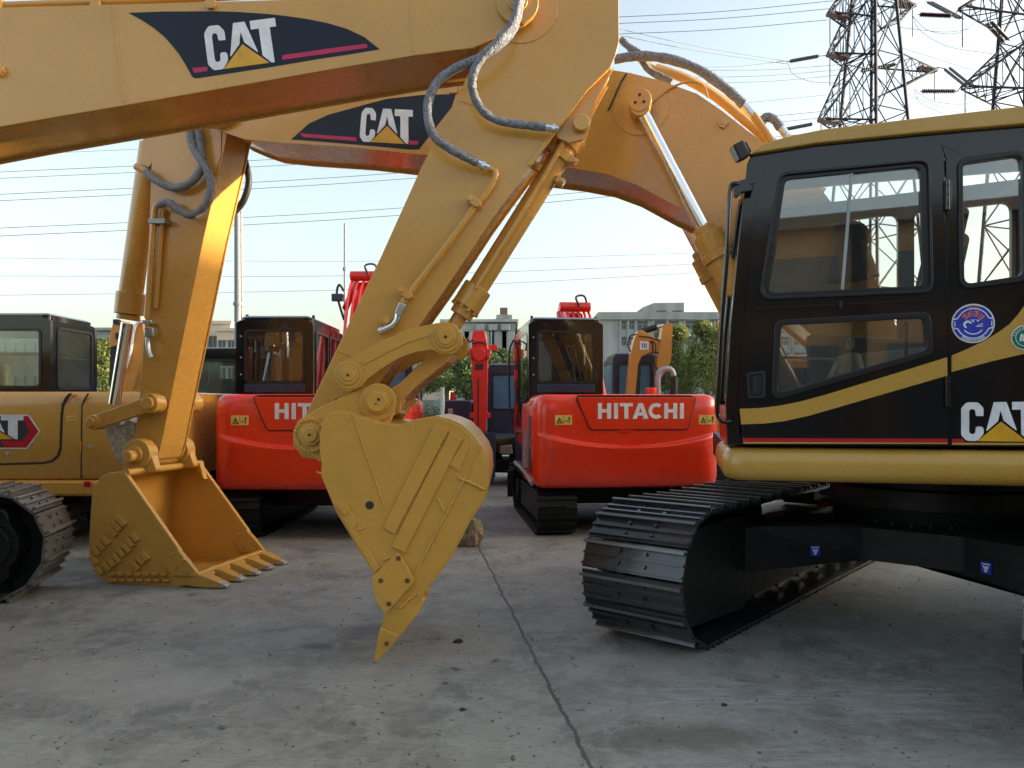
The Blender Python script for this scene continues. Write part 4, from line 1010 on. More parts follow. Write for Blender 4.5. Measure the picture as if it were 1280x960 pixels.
    line([(646, -60), (648, -25), (648, 2, -.42), (640, 30, -.41), (622, 52, -.41), (606, 68, -.40), (594, 86, -.38), (590, 105, -.36), (595, 125, -.33), (606, 141, -.31), (625, 151, -.29), (655, 156, -.28), (682, 159, -.28)], -.33, .025, 'hose', M['wrap'], arm, 14, wob=.1)
    line([(595, 202.5, -.27), (611, 210, -.25)], -.27, .023, 'hose_fitting', M['silver'], arm, 14, 0)
    line([(681, 159, -.28), (698, 161.5, -.28)], -.27, .022, 'hose_fitting', M['silver'], arm, 14, 0)
    line([(690, 160, -.28), (694, 160.7, -.28)], -.27, .028, 'fitting_nut', M['silver'], arm, 6, 0)
    line([(602, 206, -.26), (606, 208, -.26)], -.27, .029, 'fitting_nut', M['silver'], arm, 6, 0)
    line([(609, 210), (619, 215), (618, 225), (607, 243), (594, 257), (580, 277), (550, 317), (520, 356), (503, 378)], va-.035, .019, 'arm_pipe', M['yellow'], arm, 12, 4)
    b = MB()
    for x, y in ((593, 251), (507, 366)):
        b.pp(f, rp([(x-11, y-5), (x-6, y-9), (x+7, y-2), (x+9, y+5), (x+3, y+8), (x-8, y+2)], 2), va-.07, va); b.pcyl(f, x-7, y-3, va-.085, va-.07, .014, 8)
    b.pp(f, rp([(474, 398), (482, 394), (490, 397), (491, 404), (482, 408), (475, 404)], 2), va-.03, va); b.pcyl(f, 483, 400, va-.06, va, .022, 10)
    b.build('pipe_clamp', M['yellow'], arm, bevel=.004)
    b = MB(); b.pp(f, rp([(499, 377), (508, 381), (501, 395), (493, 391)], 2), va-.07, va-.01); b.build('coupling', M['silver'], arm, bevel=.005)
    line([(498, 390), (496, 400), (490, 407), (478, 413)], va-.04, .021, 'pipe_elbow', M['silver'], arm, 14, 5)
    line([(479, 412.5), (474, 414.5)], va-.04, .027, 'pipe_end', M['silver'], arm, 14, 0)
    # ---- linkage
    pv = -.36
    A1, A2, A3, A4 = [f.px(x, y, pv) for x, y in ((436, 469), (557.5, 421.5), (471.5, 502.5), (387.5, 543.5))]
    for vv in (pv, .28):
        l = MB(); 
        up = [(424, 454), (436, 449), (452, 440), (480, 425), (505, 414), (530, 407), (545, 404), (558, 402), (570, 406), (578, 418), (577, 432), (568, 442), (552, 443), (540, 437), (520, 440), (498, 448), (475, 462), (459, 474), (450, 484), (436, 490), (424, 486), (416, 474), (417, 462)]
        l.prism(f, f.pts(pv, rp(up, 5)), vv, vv+.075)
        l.ucyl(f, *A1, vv-.008, vv, .083, 36); l.ucyl(f, *A1, vv-.02, vv, .058, 32); l.ucyl(f, *A1, vv-.028, vv, .036, 24)
        l.ucyl(f, *A2, vv-.008, vv, .088, 36); l.ucyl(f, *A2, vv-.02, vv, .062, 32); l.ucyl(f, *A2, vv-.028, vv, .045, 24)
        o = l.build('rocker_link', M['bucket2'], t, bevel=.007, seg=3)
        if vv < 0:
            k = MB(); k.ucyl(f, *A1, vv-.031, vv-.028, .008, 10); k.ucyl(f, *A2, vv-.031, vv-.028, .009, 10); k.build('pin_hole', M['ink'], o)
            k = MB(); ed = [(452, 452), (480, 437), (508, 424), (535, 416), (543, 414), (543, 418), (536, 420), (509, 428.5), (481, 442), (453, 457)]
            k.pp(f, ed, vv-.006, vv); k.build('rib', M['bucket2'], o, bevel=.002)
    l = MB()
    l.pp(f, rp([(548, 433), (565, 440), (560, 452), (520, 483), (502, 502), (500, 515), (489, 520), (478, 508), (480, 490), (500, 478), (524, 455)], 3), -.22, .22)
    l.build('bucket_link', M['yellow'], t, bevel=.012)
    b = MB(); u, z = f.px(509, 490, -.1)
    b.prism(f, f.pts(-.06, rp([(492, 505), (504, 496), (513, 484), (517, 476), (520, 484), (516, 492), (506, 499), (505, 503), (511, 504), (518, 497), (521, 500), (515, 508), (500, 512)], 1)), -.06, .0); b.build('lifting_hook', M['yellow'], t, bevel=.006)
    # ---- bucket
    vn, vf = -.50, .50
    out = [(399, 560), (400, 541, 6), (405, 525, 8), (415, 516, 6), (427.5, 513.5, 6), (442, 519), (472.5, 528.5), (499, 532), (521, 524.5), (544, 521), (552, 523), (562, 527), (576, 533), (590, 547), (602, 563), (608, 578), (610, 600), (606, 620), (585, 652), (562, 697), (534, 733), (519, 757), (506, 768), (484, 768), (470, 750), (465, 725), (467, 717), (456, 700), (420, 640), (401, 594), (402, 580)]
    PB = f.pts(vn, rp(out, 1))
    bk = MB(); bk.prism(f, PB, vn, vn+.03)
    bucket = bk.build('bucket', M['bucket2'], t, bevel=.006, label='heavy ochre bucket hanging with its teeth down, weld scarred side plate')
    MB().prism(f, PB, vf-.03, vf).build('side_plate', M['bucket2'], bucket, bevel=.006)
    sh = f.pts(vn, [(401, 541), (406, 525), (427.5, 513), (442, 518), (472.5, 527.5), (499, 531), (521, 523.5), (544, 519.5), (562, 524), (578, 531), (592, 545), (604, 561), (610.5, 578), (612, 600), (608, 621), (587, 653), (564, 698), (536, 734), (520, 758), (505, 772)])
    MB().shell(f, sh, vn+.004, vf-.004, -.03).build('bucket_shell', M['bucket2'], bucket, ang=50)
    b = MB()
    b.pp(f, [(543, 531), (561, 538), (493, 668), (479, 660)], vn-.014, vn); b.pp(f, [(563, 540), (578, 549), (506, 691), (489, 684)], vn-.014, vn)
    b.pp(f, rp([(419, 631), (432, 628), (446, 654), (443, 662), (475, 710), (468, 716), (452, 690)], 1), vn-.010, vn)
    b.pp(f, [(581, 551), (587, 556), (574, 590), (561, 580)], vn-.008, vn)
    b.build('wear_strip', M['bucket2'], bucket, bevel=.004)
    rr = random.Random(5); b = MB()
    def bead(p, q, w=.008):
        w *= .72
        n = max(3, int((Vector(q)-Vector(p)).length/3)); pts = []
        for i in range(n+1):
            x = p[0]+(q[0]-p[0])*i/n+rr.uniform(-.5, .5); y = p[1]+(q[1]-p[1])*i/n+rr.uniform(-.5, .5)
            u, z = f.px(x, y, vn); pts.append(f.w(u, vn-.002, z))
        b.tube(pts, w, n=8, sm=4, wob=.18)
    for p, q, w in (((562, 539), (492, 683), .008), ((440, 516), (482, 638), .005), ((600, 556), (580, 600), .008), ((580, 600), (520, 715), .010), ((572, 596), (606, 612), .012), ((546, 622), (556, 640), .007), ((480, 700), (512, 689), .008), ((496, 745), (516, 735), .012), ((500, 760), (520, 742), .014), ((586, 560), (561, 600), .006), ((456, 660), (444, 664), .007), ((396, 590), (404, 592), .006)):
        bead(p, q, w)
    b.build('weld_bead', M['bucket2'], bucket, ang=80)
    b = MB(); b.prism(f, f.pts(vn-.02, rp([(497, 690), (514, 716), (518, 728), (505, 742), (482, 768), (470, 752), (466, 735), (465, 722), (480, 707)], 2)), vn-.024, vn); b.build('side_cutter', M['bucket2'], bucket, bevel=.005)
    b = MB()
    for x, y in ((498, 698), (476, 726), (509, 726), (486, 755)): b.pcyl(f, x, y, vn-.027, vn-.024, .014, 14)
    b.build('bolt_hole', M['rusthole'], bucket)
    b = MB(); b.pcyl(f, 462, 631.5, vn-.003, vn, .024, 20); b.build('drain_hole', M['ink'], bucket)
    b = MB(); b.pp(f, rp([(422, 633), (434, 629), (436, 637), (432, 645), (426, 640)], 1), vn-.018, vn-.01); b.build('stop_block', M['bucket2'], bucket, bevel=.003)
    # teeth
    for i in range(5):
        vv = vn+.06+i*(vf-vn-.12)/4
        tb = MB()
        def sec(cx, cy, wx, wy, hv):
            (u, z) = f.px(cx, cy, vn); k = 4.35/FP
            return [f.w(u-wx*k, vv-hv, z+wy*k), f.w(u-wx*k, vv+hv, z+wy*k), f.w(u+wx*k, vv+hv, z-wy*k), f.w(u+wx*k, vv-hv, z-wy*k)]
        tb.loft([sec(514, 738, 17, 14, .045), sec(506, 752, 18, 13, .06), sec(497, 772, 15, 9, .058), sec(488, 790, 12, 6, .05), sec(484, 797, 9, 5, .042)])
        tb.build('tooth', M['bucket2'], bucket, bevel=.008, seg=3, ang=50)
        tb = MB(); tb.loft([sec(487, 790, 12.5, 5, .054), sec(482, 801, 10, 4.5, .05), sec(474, 816, 5, 2.5, .042), sec(468.5, 828.5, 1.8, 1.2, .036)])
        tp = tb.build('tooth_tip', M['bucket2'], bucket, bevel=.005, seg=3, ang=50)
        if i == 0: MB().pcyl(f, 483, 805, vv-.060, vv-.045, .012, 12, vp=vn).build('tooth_pin', M['rusthole'], bucket)
    # ears
    for vv in (-.33, .25):
        e = MB(); e.prism(f, f.pts(-.33, rp([(366, 545), (372, 526, 8), (400, 509), (455, 484, 8), (480, 482, 8), (493, 497, 8), (492, 515), (485, 530), (470, 545), (430, 560), (400, 578), (385, 566, 8), (370, 560, 8)], 4)), vv, vv+.08)
        e.ucyl(f, *A3, vv-.012, vv, .110, 40); e.ucyl(f, *A3, vv-.035, vv, .070, 36); e.ucyl(f, *A3, vv-.05, vv, .058, 32)
        e.ucyl(f, *A4, vv-.012, vv, .098, 40); e.ucyl(f, *A4, vv-.032, vv, .064, 32); e.ucyl(f, *A4, vv-.045, vv, .045, 24)
        eo = e.build('bucket_ear', M['bucket2'], bucket, bevel=.007, seg=3)
        if vv < 0:
            k = MB(); k.ucyl(f, *A4, vv-.048, vv-.045, .008, 10); k.ucyl(f, A3[0]+.012, A3[1]+.015, vv-.053, vv-.05, .009, 10); k.ucyl(f, A3[0]-.005, A3[1]-.01, vv-.053, vv-.05, .005, 8); k.build('pin_hole', M['ink'], eo)
    k = MB()
    for i in range(26):
        a = 2*math.pi*i/26; u, z = A4[0]+.093*math.cos(a), A4[1]+.093*math.sin(a)
        k.ucyl(f, u, z, -.35, -.33, rr.uniform(.010, .016), 10)
    k.build('weld_bead', M['bucket2'], bucket, bevel=.004)
    return t
M['bucket2'] = paint('thick_ochre_bucket_paint', (.57, .30, .045), .36, .15, .12, (.28, .16, .045), lump=.5, scale=1.5)
M['rusthole'] = flat('rusty_recess', (.10, .06, .03), .8)
excavator_left()

# ================================================================= SMALL OCHRE MACHINE AT THE LEFT EDGE
def small_ochre():
    Y = 7.9; f = Frame(0, Y, 0)
    t = thing('excavator', 'small ochre excavator with glazed black cab and red hexagon emblem at the left edge', 'excavator', (-5.2, 8.8, 0))
    body = MB(); L = -7.4; Rr = f.px(215, 550, 0)[0]
    # body outline in side view, rounded top
    zt = f.px(0, 489.5, 0)[1]; zb = f.px(0, 600, 0)[1]; zl = f.px(0, 620, 0)[1]
    prof = [(.035, zb), (.0, zb+.06), (.0, zt-.14), (.03, zt-.05), (.09, zt), (1.75, zt), (1.81, zt-.05), (1.84, zt-.14), (1.84, zb)]
    s = f.side(0)
    s2 = Frame(f.O.x, f.O.y, 90)
    body.prism(s2, prof, -L, -Rr)   # n of side frame is -u
    bo = body.build('body', M['yellow'], t, bevel=.02, seg=3)
    sk = MB(); sk.prism(s2, [(-.02, zl), (-.045, zl+.03), (-.045, zb-.02), (-.0, zb-.003), (1.85, zb-.003), (1.85, zl)], -L, -f.px(122, 600, 0)[0]); sk.build('skirt_panel', M['yellow'], t, bevel=.01)
    # hood seams
    k = MB()
    k.pp(f, [(86, 491.5), (81, 497), (77, 506), (75.5, 520), (74, 560), (71, 569), (64, 575), (54, 577.5), (0, 579), (-150, 580), (-150, 582.5), (0, 581.5), (55, 580), (66, 577.5), (74, 571), (77, 561), (78.5, 520), (80, 507), (83.5, 499), (89, 491.5)], -.004, .02)
    k.pp(f, [(109, 492), (104, 500), (101.5, 508), (100.5, 598), (102, 598), (103, 508), (105.5, 500), (110.5, 492)], -.003, .02)
    k.build('panel_gap', M['ink'], bo, smooth=False)
    k = MB(); k.pp(f, rp([(97.5, 553), (101, 552), (101, 566), (98, 566)], 1), -.012, 0); k.pp(f, rp([(88, 493.5), (97, 493), (96, 496), (90, 497)], 1), -.01, 0)
    k.build('latch', M['orange'], bo, bevel=.003)
    k = MB()
    for x, y in ((8, 567), (112, 558)): k.pcyl(f, x, y, -.010, 0, .022, 14)
    k.build('lock', M['gun'], bo, bevel=.003)
    k = MB(); k.pp(f, rp([(83, 520), (96, 519), (96, 526), (83, 527)], .5), -.004, 0); k.build('type_plate', M['plate'], bo, smooth=False)
    k = MB()
    for i in range(3): k.pp(f, rect(85+i*4, 521, 87+i*4, 525), -.006, -.004)
    k.build('plate_mark', M['yellow'], bo, smooth=False)
    # emblem: hexagon with white letters
    e = MB(); e.pp(f, rp([(-50, 518.5), (36, 518.5), (50, 539), (34, 561), (-50, 561)], 2), -.003, -.0005); eo = e.build('emblem', M['white'], t, smooth=False)
    e = MB(); e.pp(f, rp([(-50, 520), (35, 520), (48, 539), (33, 559.5), (-50, 559.5)], 1.5), -.005, -.003); e.build('emblem_field', M['louvre'], eo, smooth=False)
    e = MB(); e.pp(f, [(28, 520.5), (35, 520.5), (47.5, 539), (33, 559), (5, 559), (1, 551), (28, 551), (37, 539)], -.007, -.005); e.build('emblem_band', M['redstripe'], eo, smooth=False)
    cat_logo(f, -.007, ((-50, 549), (30, 549), (-50, 520), (30, 519.5)), eo, th=.002)
    e = MB(); e.pp(f, rp([(105, 602), (113, 602), (113, 609), (105, 609)], .5), -.049, -.045); e.build('red_reflector', M['redstripe'], t)
    # cab behind the hood
    cz1 = f.px(0, 397, .55)[1]
    xr = f.px(63, 450, .55)[0]; xl = xr-1.75
    box_cab(f, t, xl, xr, .55, 1.50, zb+.1, cz1, (xr-1.05, zt+.06, xr-.11, cz1-.13), [(.68, zt+.05, 1.38, cz1-.10)], M['black'], M['glass_green'], seatmat='plastic')
    # crawler and boom going away behind
    u = Frame(-5.6, 8.85, 0)
    for sgn in (-1, 1):
        o = u.w(-.3, .8*sgn, 0); fr = Frame(o.x, o.y, 0)
        trk = MB().box(fr, (-.8, -.08, .3), (.8, .08, .34)).build('crawler_track', M['under'], t)
        track(fr, trk, 2.7, .56, .42, .14, M['under'], grousers=1)
    MB().box(u, (-1.1, -.7, .3), (.9, .7, .52)).build('car_body', M['under'], t, bevel=.02)
    # folded light pane sheet seen beyond the hood
    return t
small_ochre()

# ================================================================= RED EXCAVATORS (seen from the back)
def red_excavator(cx, cy, deg, zp, label, brown, lean=0):
    f = Frame(cx, cy, deg)
    t = thing('excavator', label, 'excavator', (cx, cy+1.2, 0), 'red excavators seen from behind')
    W2 = 1.07
    for s in (-1, 1):
        o = f.w(.80*s, 1.45, 0); fr = Frame(o.x, o.y, deg+90)
        trk = MB().box(fr, (-.8, -.08, .3), (.8, .08, .34)).build('crawler_track', M['under'], t)
        track(fr, trk, 2.75, .62, .45, .135, M['shoe'] if False else M['under'], grousers=1)
    MB().loft([[f.w(a, b, .30) for a, b in plan_round(-.65, .65, .7, 2.1, .2)], [f.w(a, b, .52) for a, b in plan_round(-.65, .65, .7, 2.1, .2)]]).build('car_body', M['under'], t, bevel=.02)
    MB().cyl(f.w(0, 1.35, .5), f.w(0, 1.35, .62), .45, n=32).build('swing_bearing', M['under'], t)
    # dozer blade at the front
    MB().prism(f.side(0), rp([(2.95, .12), (3.0, .12), (3.03, .30), (3.0, .52), (2.95, .52)], .02), -1.08, 1.08).build('dozer_blade', M['under'], t, bevel=.01)
    MB().box(f, (-1.02, .5, .60), (1.02, 2.55, .72)).build('deck', M['under'], t, bevel=.02)
    # counterweight: flat rear, big rounded corners, swelling lower half
    plan = rp([(-W2, 1.25, .02), (-W2, 0, .22), (W2, 0, .22), (W2, 1.25, .02)], .2, 8)
    # subdivide the long rear edge so that the pressed crease can follow it
    fine = []
    for i in range(len(plan)):
        p_, q_ = plan[i], plan[(i+1) % len(plan)]
        fine.append(p_)
        if abs(p_[1]) < 1e-4 and abs(q_[1]) < 1e-4 and abs(p_[0]-q_[0]) > 1:
            for k in range(1, 36): fine.append((p_[0]+(q_[0]-p_[0])*k/36, 0.0))
    def inset_at(z):
        T_ = ((.555, .10), (.57, .05), (.61, .015), (.68, 0), (1.40, .0), (1.50, .012), (1.565, .035), (1.60, .075), (1.61, .13))
        for (z0, a0), (z1, a1) in zip(T_, T_[1:]):
            if z <= z1+1e-6: return a0+(a1-a0)*max(0, (z-z0)/(z1-z0))
        return .13
    lay = []
    for z in [.555, .57, .59, .61, .64, .68, .74, .8, .86, .92, .97]+[1.0+.0085*i for i in range(24)]+[1.22, 1.3, 1.40, 1.46, 1.50, 1.54, 1.565, 1.585, 1.60, 1.61]:
        ins_ = inset_at(z); pl_ = offset(fine, ins_) if ins_ > 1e-4 else fine
        row = []
        for (x_, y_), (xo, yo) in zip(pl_, fine):
            if yo < .12:
                zc = 1.035+.13*(abs(xo)/.95)**2
                st = max(0, min(1, (zc-z)/.03)); st = st*st*(3-2*st)
                fade = max(0, min(1, (z-.60)/.42)); sd_ = max(0, min(1, (1.05-abs(xo))/.22))
                y_ -= .06*st*fade*sd_
            row.append(f.w(x_, y_, z))
        lay.append(row)
    cw = MB(); cw.loft(lay); c = cw.build('counterweight', M['red'], t, ang=50)
    # engine cover panel with its seam
    pn = rp([(-.60, 1.575), (.76, 1.575), (.67, 1.235), (.645, 1.215), (-.43, 1.215), (-.455, 1.235)], .02)
    MB().prism(f, offset(pn, -.012), -.004, .03).build('panel_gap', M['ink'], c, smooth=False)
    pc = MB(); pc.prism(f, pn, -.014, .02); p = pc.build('engine_cover', M['red'], t, bevel=.008, seg=3)
    MB().prism(f, [(-.58, 1.592), (.74, 1.592), (.74, 1.605), (-.58, 1.605)], .04, .5).build('cover_top', M['red'], c, bevel=.005)
    MB().prism(f, rp([(-.14, 1.208), (.06, 1.208), (.02, 1.188), (-.10, 1.188)], .008), -.012, .02).build('handle_recess', M['red'], p, bevel=.004)
    MB().ucyl(f, .155, 1.335, -.020, -.012, .012, 12).build('lock', M['gun'], p)
    H = MB(); x0, z0, sx, sz = -.365, 1.335, .985/111.2, .175/20
    for pl, hl in hitachi_poly():
        H.prism(f, [(x0+x*sx, z0+y*sz) for x, y in pl], -.017, -.0145, [[(x0+x*sx, z0+y*sz) for x, y in h] for h in hl] if hl else None)
    H.build('lettering', M['white'], p, smooth=False)
    for x in (-.845, .80):
        st = MB().prism(f, rect(x, 1.27, x+.19, 1.375), -.004 if False else .0185-.022, .0).build('warning_sticker', M['plate'], c, smooth=False)
        k = MB(); k.prism(f, [(x+.015, 1.285), (x+.085, 1.285), (x+.05, 1.355)], -.0055, -.0035, [[(x+.032, 1.295), (x+.068, 1.295), (x+.05, 1.333)]])
        k.prism(f, rect(x+.047, 1.302, x+.053, 1.322), -.0055, -.0035); k.prism(f, rect(x+.094, 1.275, x+.097, 1.37), -.0055, -.0035)
        k.prism(f, rect(x+.105, 1.305, x+.145, 1.313), -.0055, -.0035); k.prism(f, rect(x+.155, 1.285, x+.163, 1.34), -.0055, -.0035); k.prism(f, circ(x+.159, 1.348, .010, 10), -.0055, -.0035); k.prism(f, rect(x+.145, 1.325, x+.172, 1.332), -.0055, -.0035)
        k.build('sticker_symbol', M['ink'], st, smooth=False)
    # vents down the left side
    sd = f.side(-W2); k = MB()
    for i in range(22): k.box(sd, (.28, -.003, .72+i*.030), (.50, .012, .736+i*.030))
    k.build('louvre', M['louvre'], c)
    # side bodywork
    b = MB(); b.loft(body_loft(f, plan_round(-1.03, 1.03, .6, 2.45, .1), [.66, .7, 1.10, 1.16], [.06, 0, 0, .05])); b.build('side_bodywork', M['black'], t, ang=50)
    b = MB(); b.tube([f.w(-1.06, .35, .585), f.w(-1.06, 1.0, .66), f.w(-1.04, 2.3, .68)], .025, n=8); b.build('silver_edge', M['gun'], t)
    k = MB(); k.prism(sd, [(.62, .74), (.95, .72), (.80, 1.05), (.66, 1.2)], -.014, .03); k.build('side_emblem', M['gun'], t, smooth=False)
    k = MB(); k.loft(body_loft(f, plan_round(.0, 1.0, .5, 2.3, .1), [1.1, 1.5, 1.56], [0, 0, .05])); k.build('engine_hood', M['red'], t, ang=50)
    # cab
    box_cab(f, t, -1.05, -.14, .72, 2.35, 1.10, 2.49, (-.94, 1.76, -.25, 2.37), [(.84, 1.45, 1.45, 2.36), (1.55, 1.3, 2.24, 2.36)], M['black'], M['glass_dark'], seatmat='seatbrown' if brown else 'seat')
    k = MB(); k.prism(f, rp([(-.95, 1.64), (-.24, 1.64), (-.24, 1.74), (-.95, 1.74)], .02), .708, .725)
    k.build('rear_trim', M['navy'], t, bevel=.004)
    k = MB()
    for x, z in ((-.99, 2.3), (-.99, 2.05), (-.99, 1.85), (-.99, 1.5), (-.7, 1.6), (-.35, 1.6)): k.ucyl(f, x, z, .708, .722, .011, 8)
    k.build('screw', M['gun'], t)
    if brown:
        MB().box(f, (-1.0, .80, 2.30), (-.19, 2.3, 2.42)).build('headlining', M['headliner'], t)
    else:
        MB().prism(f, [(-.95, 1.8), (-.93, 2.38), (-.3, 2.38), (-.28, 1.82), (-.62, 1.8)], 2.22, 2.24).build('sun_blind', M['headliner'], t)
        q = MB(); q.tube([f.w(-.86, .9, 2.36), f.w(-.66, 1.2, 1.8)], .012, n=8, sm=0); q.tube([f.w(-.62, .9, 2.36), f.w(-.32, 1.5, 1.75)], .02, n=8, sm=0); q.tube([f.w(-.5, .9, 2.3), f.w(-.36, 1.0, 1.8)], .015, n=8, sm=0); q.build('inner_bar', M['ink'], t)
    q = MB(); q.box(f, (-1.0, .9, 2.52), (-.97, .93, 2.58)); q.box(f, (-.2, .9, 2.50), (-.17, .93, 2.57)); q.build('marker', M['ink'], t, bevel=.004)
    # mirror / door latch on the left side
    q = MB(); q.tube([f.w(-1.06, 1.0, 1.55), f.w(-1.16, 1.0, 1.62), f.w(-1.16, 1.0, 1.80)], .014, n=8); q.obox(f.w(-1.16, 1.0, 1.60), f.u*.02, f.n*.06, Vector((0, 0, .09))); q.build('mirror', M['rubber'], t, bevel=.008)
    q = MB(); q.tube([f.w(-1.08, 2.2, 1.2), f.w(-1.12, 2.25, 1.5), f.w(-1.12, 2.3, 2.2), f.w(-1.06, 2.3, 2.4)], .014, n=8); q.build('grab_rail', M['rubber'], t)
    # boom folded up in front of the cab
    sf = f.side(.0)         # u = forward
    bx = .12
    bp = rp([(1.95, 1.05, .1), (2.35, 1.0, .1), (3.1, zp-.75), (3.75, zp-.28), (4.2, zp-.12, .1), (4.2, zp+.14, .1), (3.9, zp+.06), (3.3, zp-.08), (2.7, zp-.75)], .15)
    bm_ = MB(); bm_.prism(sf, bp, -bx, bx); bo = bm_.build('boom', M['redarm'], t, bevel=.01)
    k = MB()
    for i, x in enumerate((-.17, -.10, -.03, .04, .11, .17)):
        k.tube([f.w(x, 2.2, 1.5), f.w(x*1.05, 2.62, zp-.85), f.w(x*1.25, 3.2, zp-.12), f.w(x, 3.7, zp+.10)], .022, n=8)
    k.build('hydraulic_line', M['redarm'], bo)
    k = MB(); k.cyl(f.w(-.24, 3.3, zp+.02), f.w(.24, 3.3, zp+.02), .075, n=18); k.build('cross_tube', M['redarm'], bo, bevel=.01)
    k = MB(); k.tube([f.w(.05, 3.2, zp+.02), f.w(.0, 3.2, zp+.16), f.w(.14, 3.25, zp+.18), f.w(.20, 3.3, zp+.0)], .016, n=8); k.build('hose', M['rubber'], bo)
    k = MB(); k.cyl(f.w(-.25, 3.0, zp-.5), f.w(-.20, 3.55, zp-.05), .05, n=14); k.cyl(f.w(.25, 2.2, 1.3), f.w(.25, 3.4, zp-.3), .06, n=14); k.build('boom_cylinder', M['redarm'], t)
    k = MB(); k.prism(sf, rp([(4.0, zp+.1), (4.3, zp+.16), (4.35, zp-.1), (4.1, .75), (3.9, .75), (3.92, zp-.2)], .08), -.1, .1); k.build('arm', M['redarm'], t, bevel=.01)
    k = MB(); k.shell(sf, [(3.5, .62), (3.7, .85), (4.05, .85), (4.3, .6), (4.3, .25), (4.05, .02), (3.7, .02)], -.4, .4, -.03); k.build('bucket', M['under'], t)
    return t, f
MED, fD = red_excavator((386-CX)/FP*8.35, 8.35, 0, 3.42, 'red excavator with a brown lined cab standing between the open bucket and the hanging bucket', True)
k = MB(); k.obox(W(422, 372, 11.4), Vector((.085, 0, 0)), Vector((0, .04, 0)), Vector((0, 0, .055))); k.build('work_lamp', M['navy'], MED, bevel=.01)
k = MB(); k.tube([W(430, 364, 11.4), W(424, 356, 11.4), W(421, 366, 11.4), W(424, 380, 11.4), W(430, 400, 11.4)], .018, n=8); k.build('lamp_cable', M['rubber'], MED)
MER, fE = red_excavator((787-CX)/FP*8.6, 8.6, 6, 2.98, 'red excavator with louvred side standing between the hanging bucket and the black cab', False)
# exhaust and small lamp on top of the right hand machine
k = MB(); k.cyl(fE.w(.48, .8, 1.56), fE.w(.48, .8, 1.70), .07, n=16); k.build('filler_cap', M['red'], MER, bevel=.01)
k = MB(); k.tube([fE.w(.60, .9, 1.55), fE.w(.60, .9, 1.85), fE.w(.66, .9, 1.93), fE.w(.76, .9, 1.93), fE.w(.80, .9, 1.85)], .035, n=12); k.build('exhaust_pipe', M['gun'], MER)
k = MB(); k.cyl(fE.w(.80, .9, 1.84), fE.w(.80, .9, 1.55), .045, n=14); k.build('exhaust_sleeve', M['rubber'], MER)
# ================================================================= MACHINES FURTHER BACK
def cabin(f, t, x0, x1, y0, y1, z0, z1, film=None, rear=True):
    return box_cab(f, t, x0, x1, y0, y1, z0, z1, (x0+.10, z0+.55, x1-.10, z1-.14) if rear else None, [(y0+.14, z0+.55, y1-.14, z1-.14)], M['navy'] if film else M['black'], film or M['glass_green'], seatmat='seat')
def base(f, t, half=.75, L=2.2, H=.5, w=.32):
    for s in (-1, 1):
        o = f.w(half*s, 0, 0); fr = Frame(o.x, o.y, math.degrees(f.a)+90)
        trk = MB().box(fr, (-.6, -.06, .25), (.6, .06, .29)).build('crawler_track', M['under'], t)
        track(fr, trk, L, H, w, .12, M['under'], grousers=1)
    MB().box(f, (-half+.1, -.6, .22), (half-.1, .6, .45)).build('car_body', M['under'], t, bevel=.02)
    MB().cyl(f.w(0, 0, .42), f.w(0, 0, .6), .4, n=24).build('swing_bearing', M['under'], t)
# dark cab seen between the ochre arm and the left red excavator
f = Frame(W(275, 500, 11.6).x, 12.3, 0); t = thing('excavator', 'dark excavator with pale green cab glass half hidden left of the left red excavator', 'excavator', (f.O.x, f.O.y, 0))
base(f, t)
cabin(f, t, -.70, .35, -.75, .85, .75, 2.30)
MB().loft(body_loft(f, plan_round(-.95, .95, -.95, 1.1, .15), [.6, .64, 1.0, 1.05], [.04, 0, 0, .04])).build('body', M['black'], t, ang=50)
MB().prism(f, rp([(-.6, 1.08), (-.3, 1.08), (-.28, 1.3), (-.6, 1.3)], .05), -.6, -.5).build('operator_controls', M['orange'], t, bevel=.02)
MB().box(f, (-1.05, -1.2, .1), (-.80, -1.12, .75)).build('dozer_blade', M['under'], t, bevel=.02)
MB().prism(f.side(0), rp([(.9, .9), (1.1, .85), (2.1, 2.0), (2.6, 2.2), (2.6, 2.4), (2.0, 2.3), (1.2, 1.6)], .1), -.1, .1).build('boom', M['black'], t, bevel=.01)
# navy cab and red tail behind the hanging bucket
f = Frame(W(455, 500, 13.0).x, 13.6, 0); t = thing('excavator', 'excavator with blue cab glass and red tail seen through the hanging bucket linkage', 'excavator', (f.O.x, f.O.y, 0))
base(f, t)
cabin(f, t, -.15, .80, -.45, 1.0, .95, 2.24, M['film'])
MB().loft(body_loft(f, plan_round(-.8, .83, -.75, .9, .2), [.6, .66, 1.15, 1.50, 1.55], [.05, 0, 0, .02, .08])).build('counterweight', M['red'], t, ang=50)
MB().prism(f.side(.25), rp([(.9, .9), (1.1, .85), (2.0, 1.8), (2.5, 1.9), (2.5, 2.1), (1.9, 2.05), (1.2, 1.5)], .1), -.1, .1).build('boom', M['redarm'], t, bevel=.01)
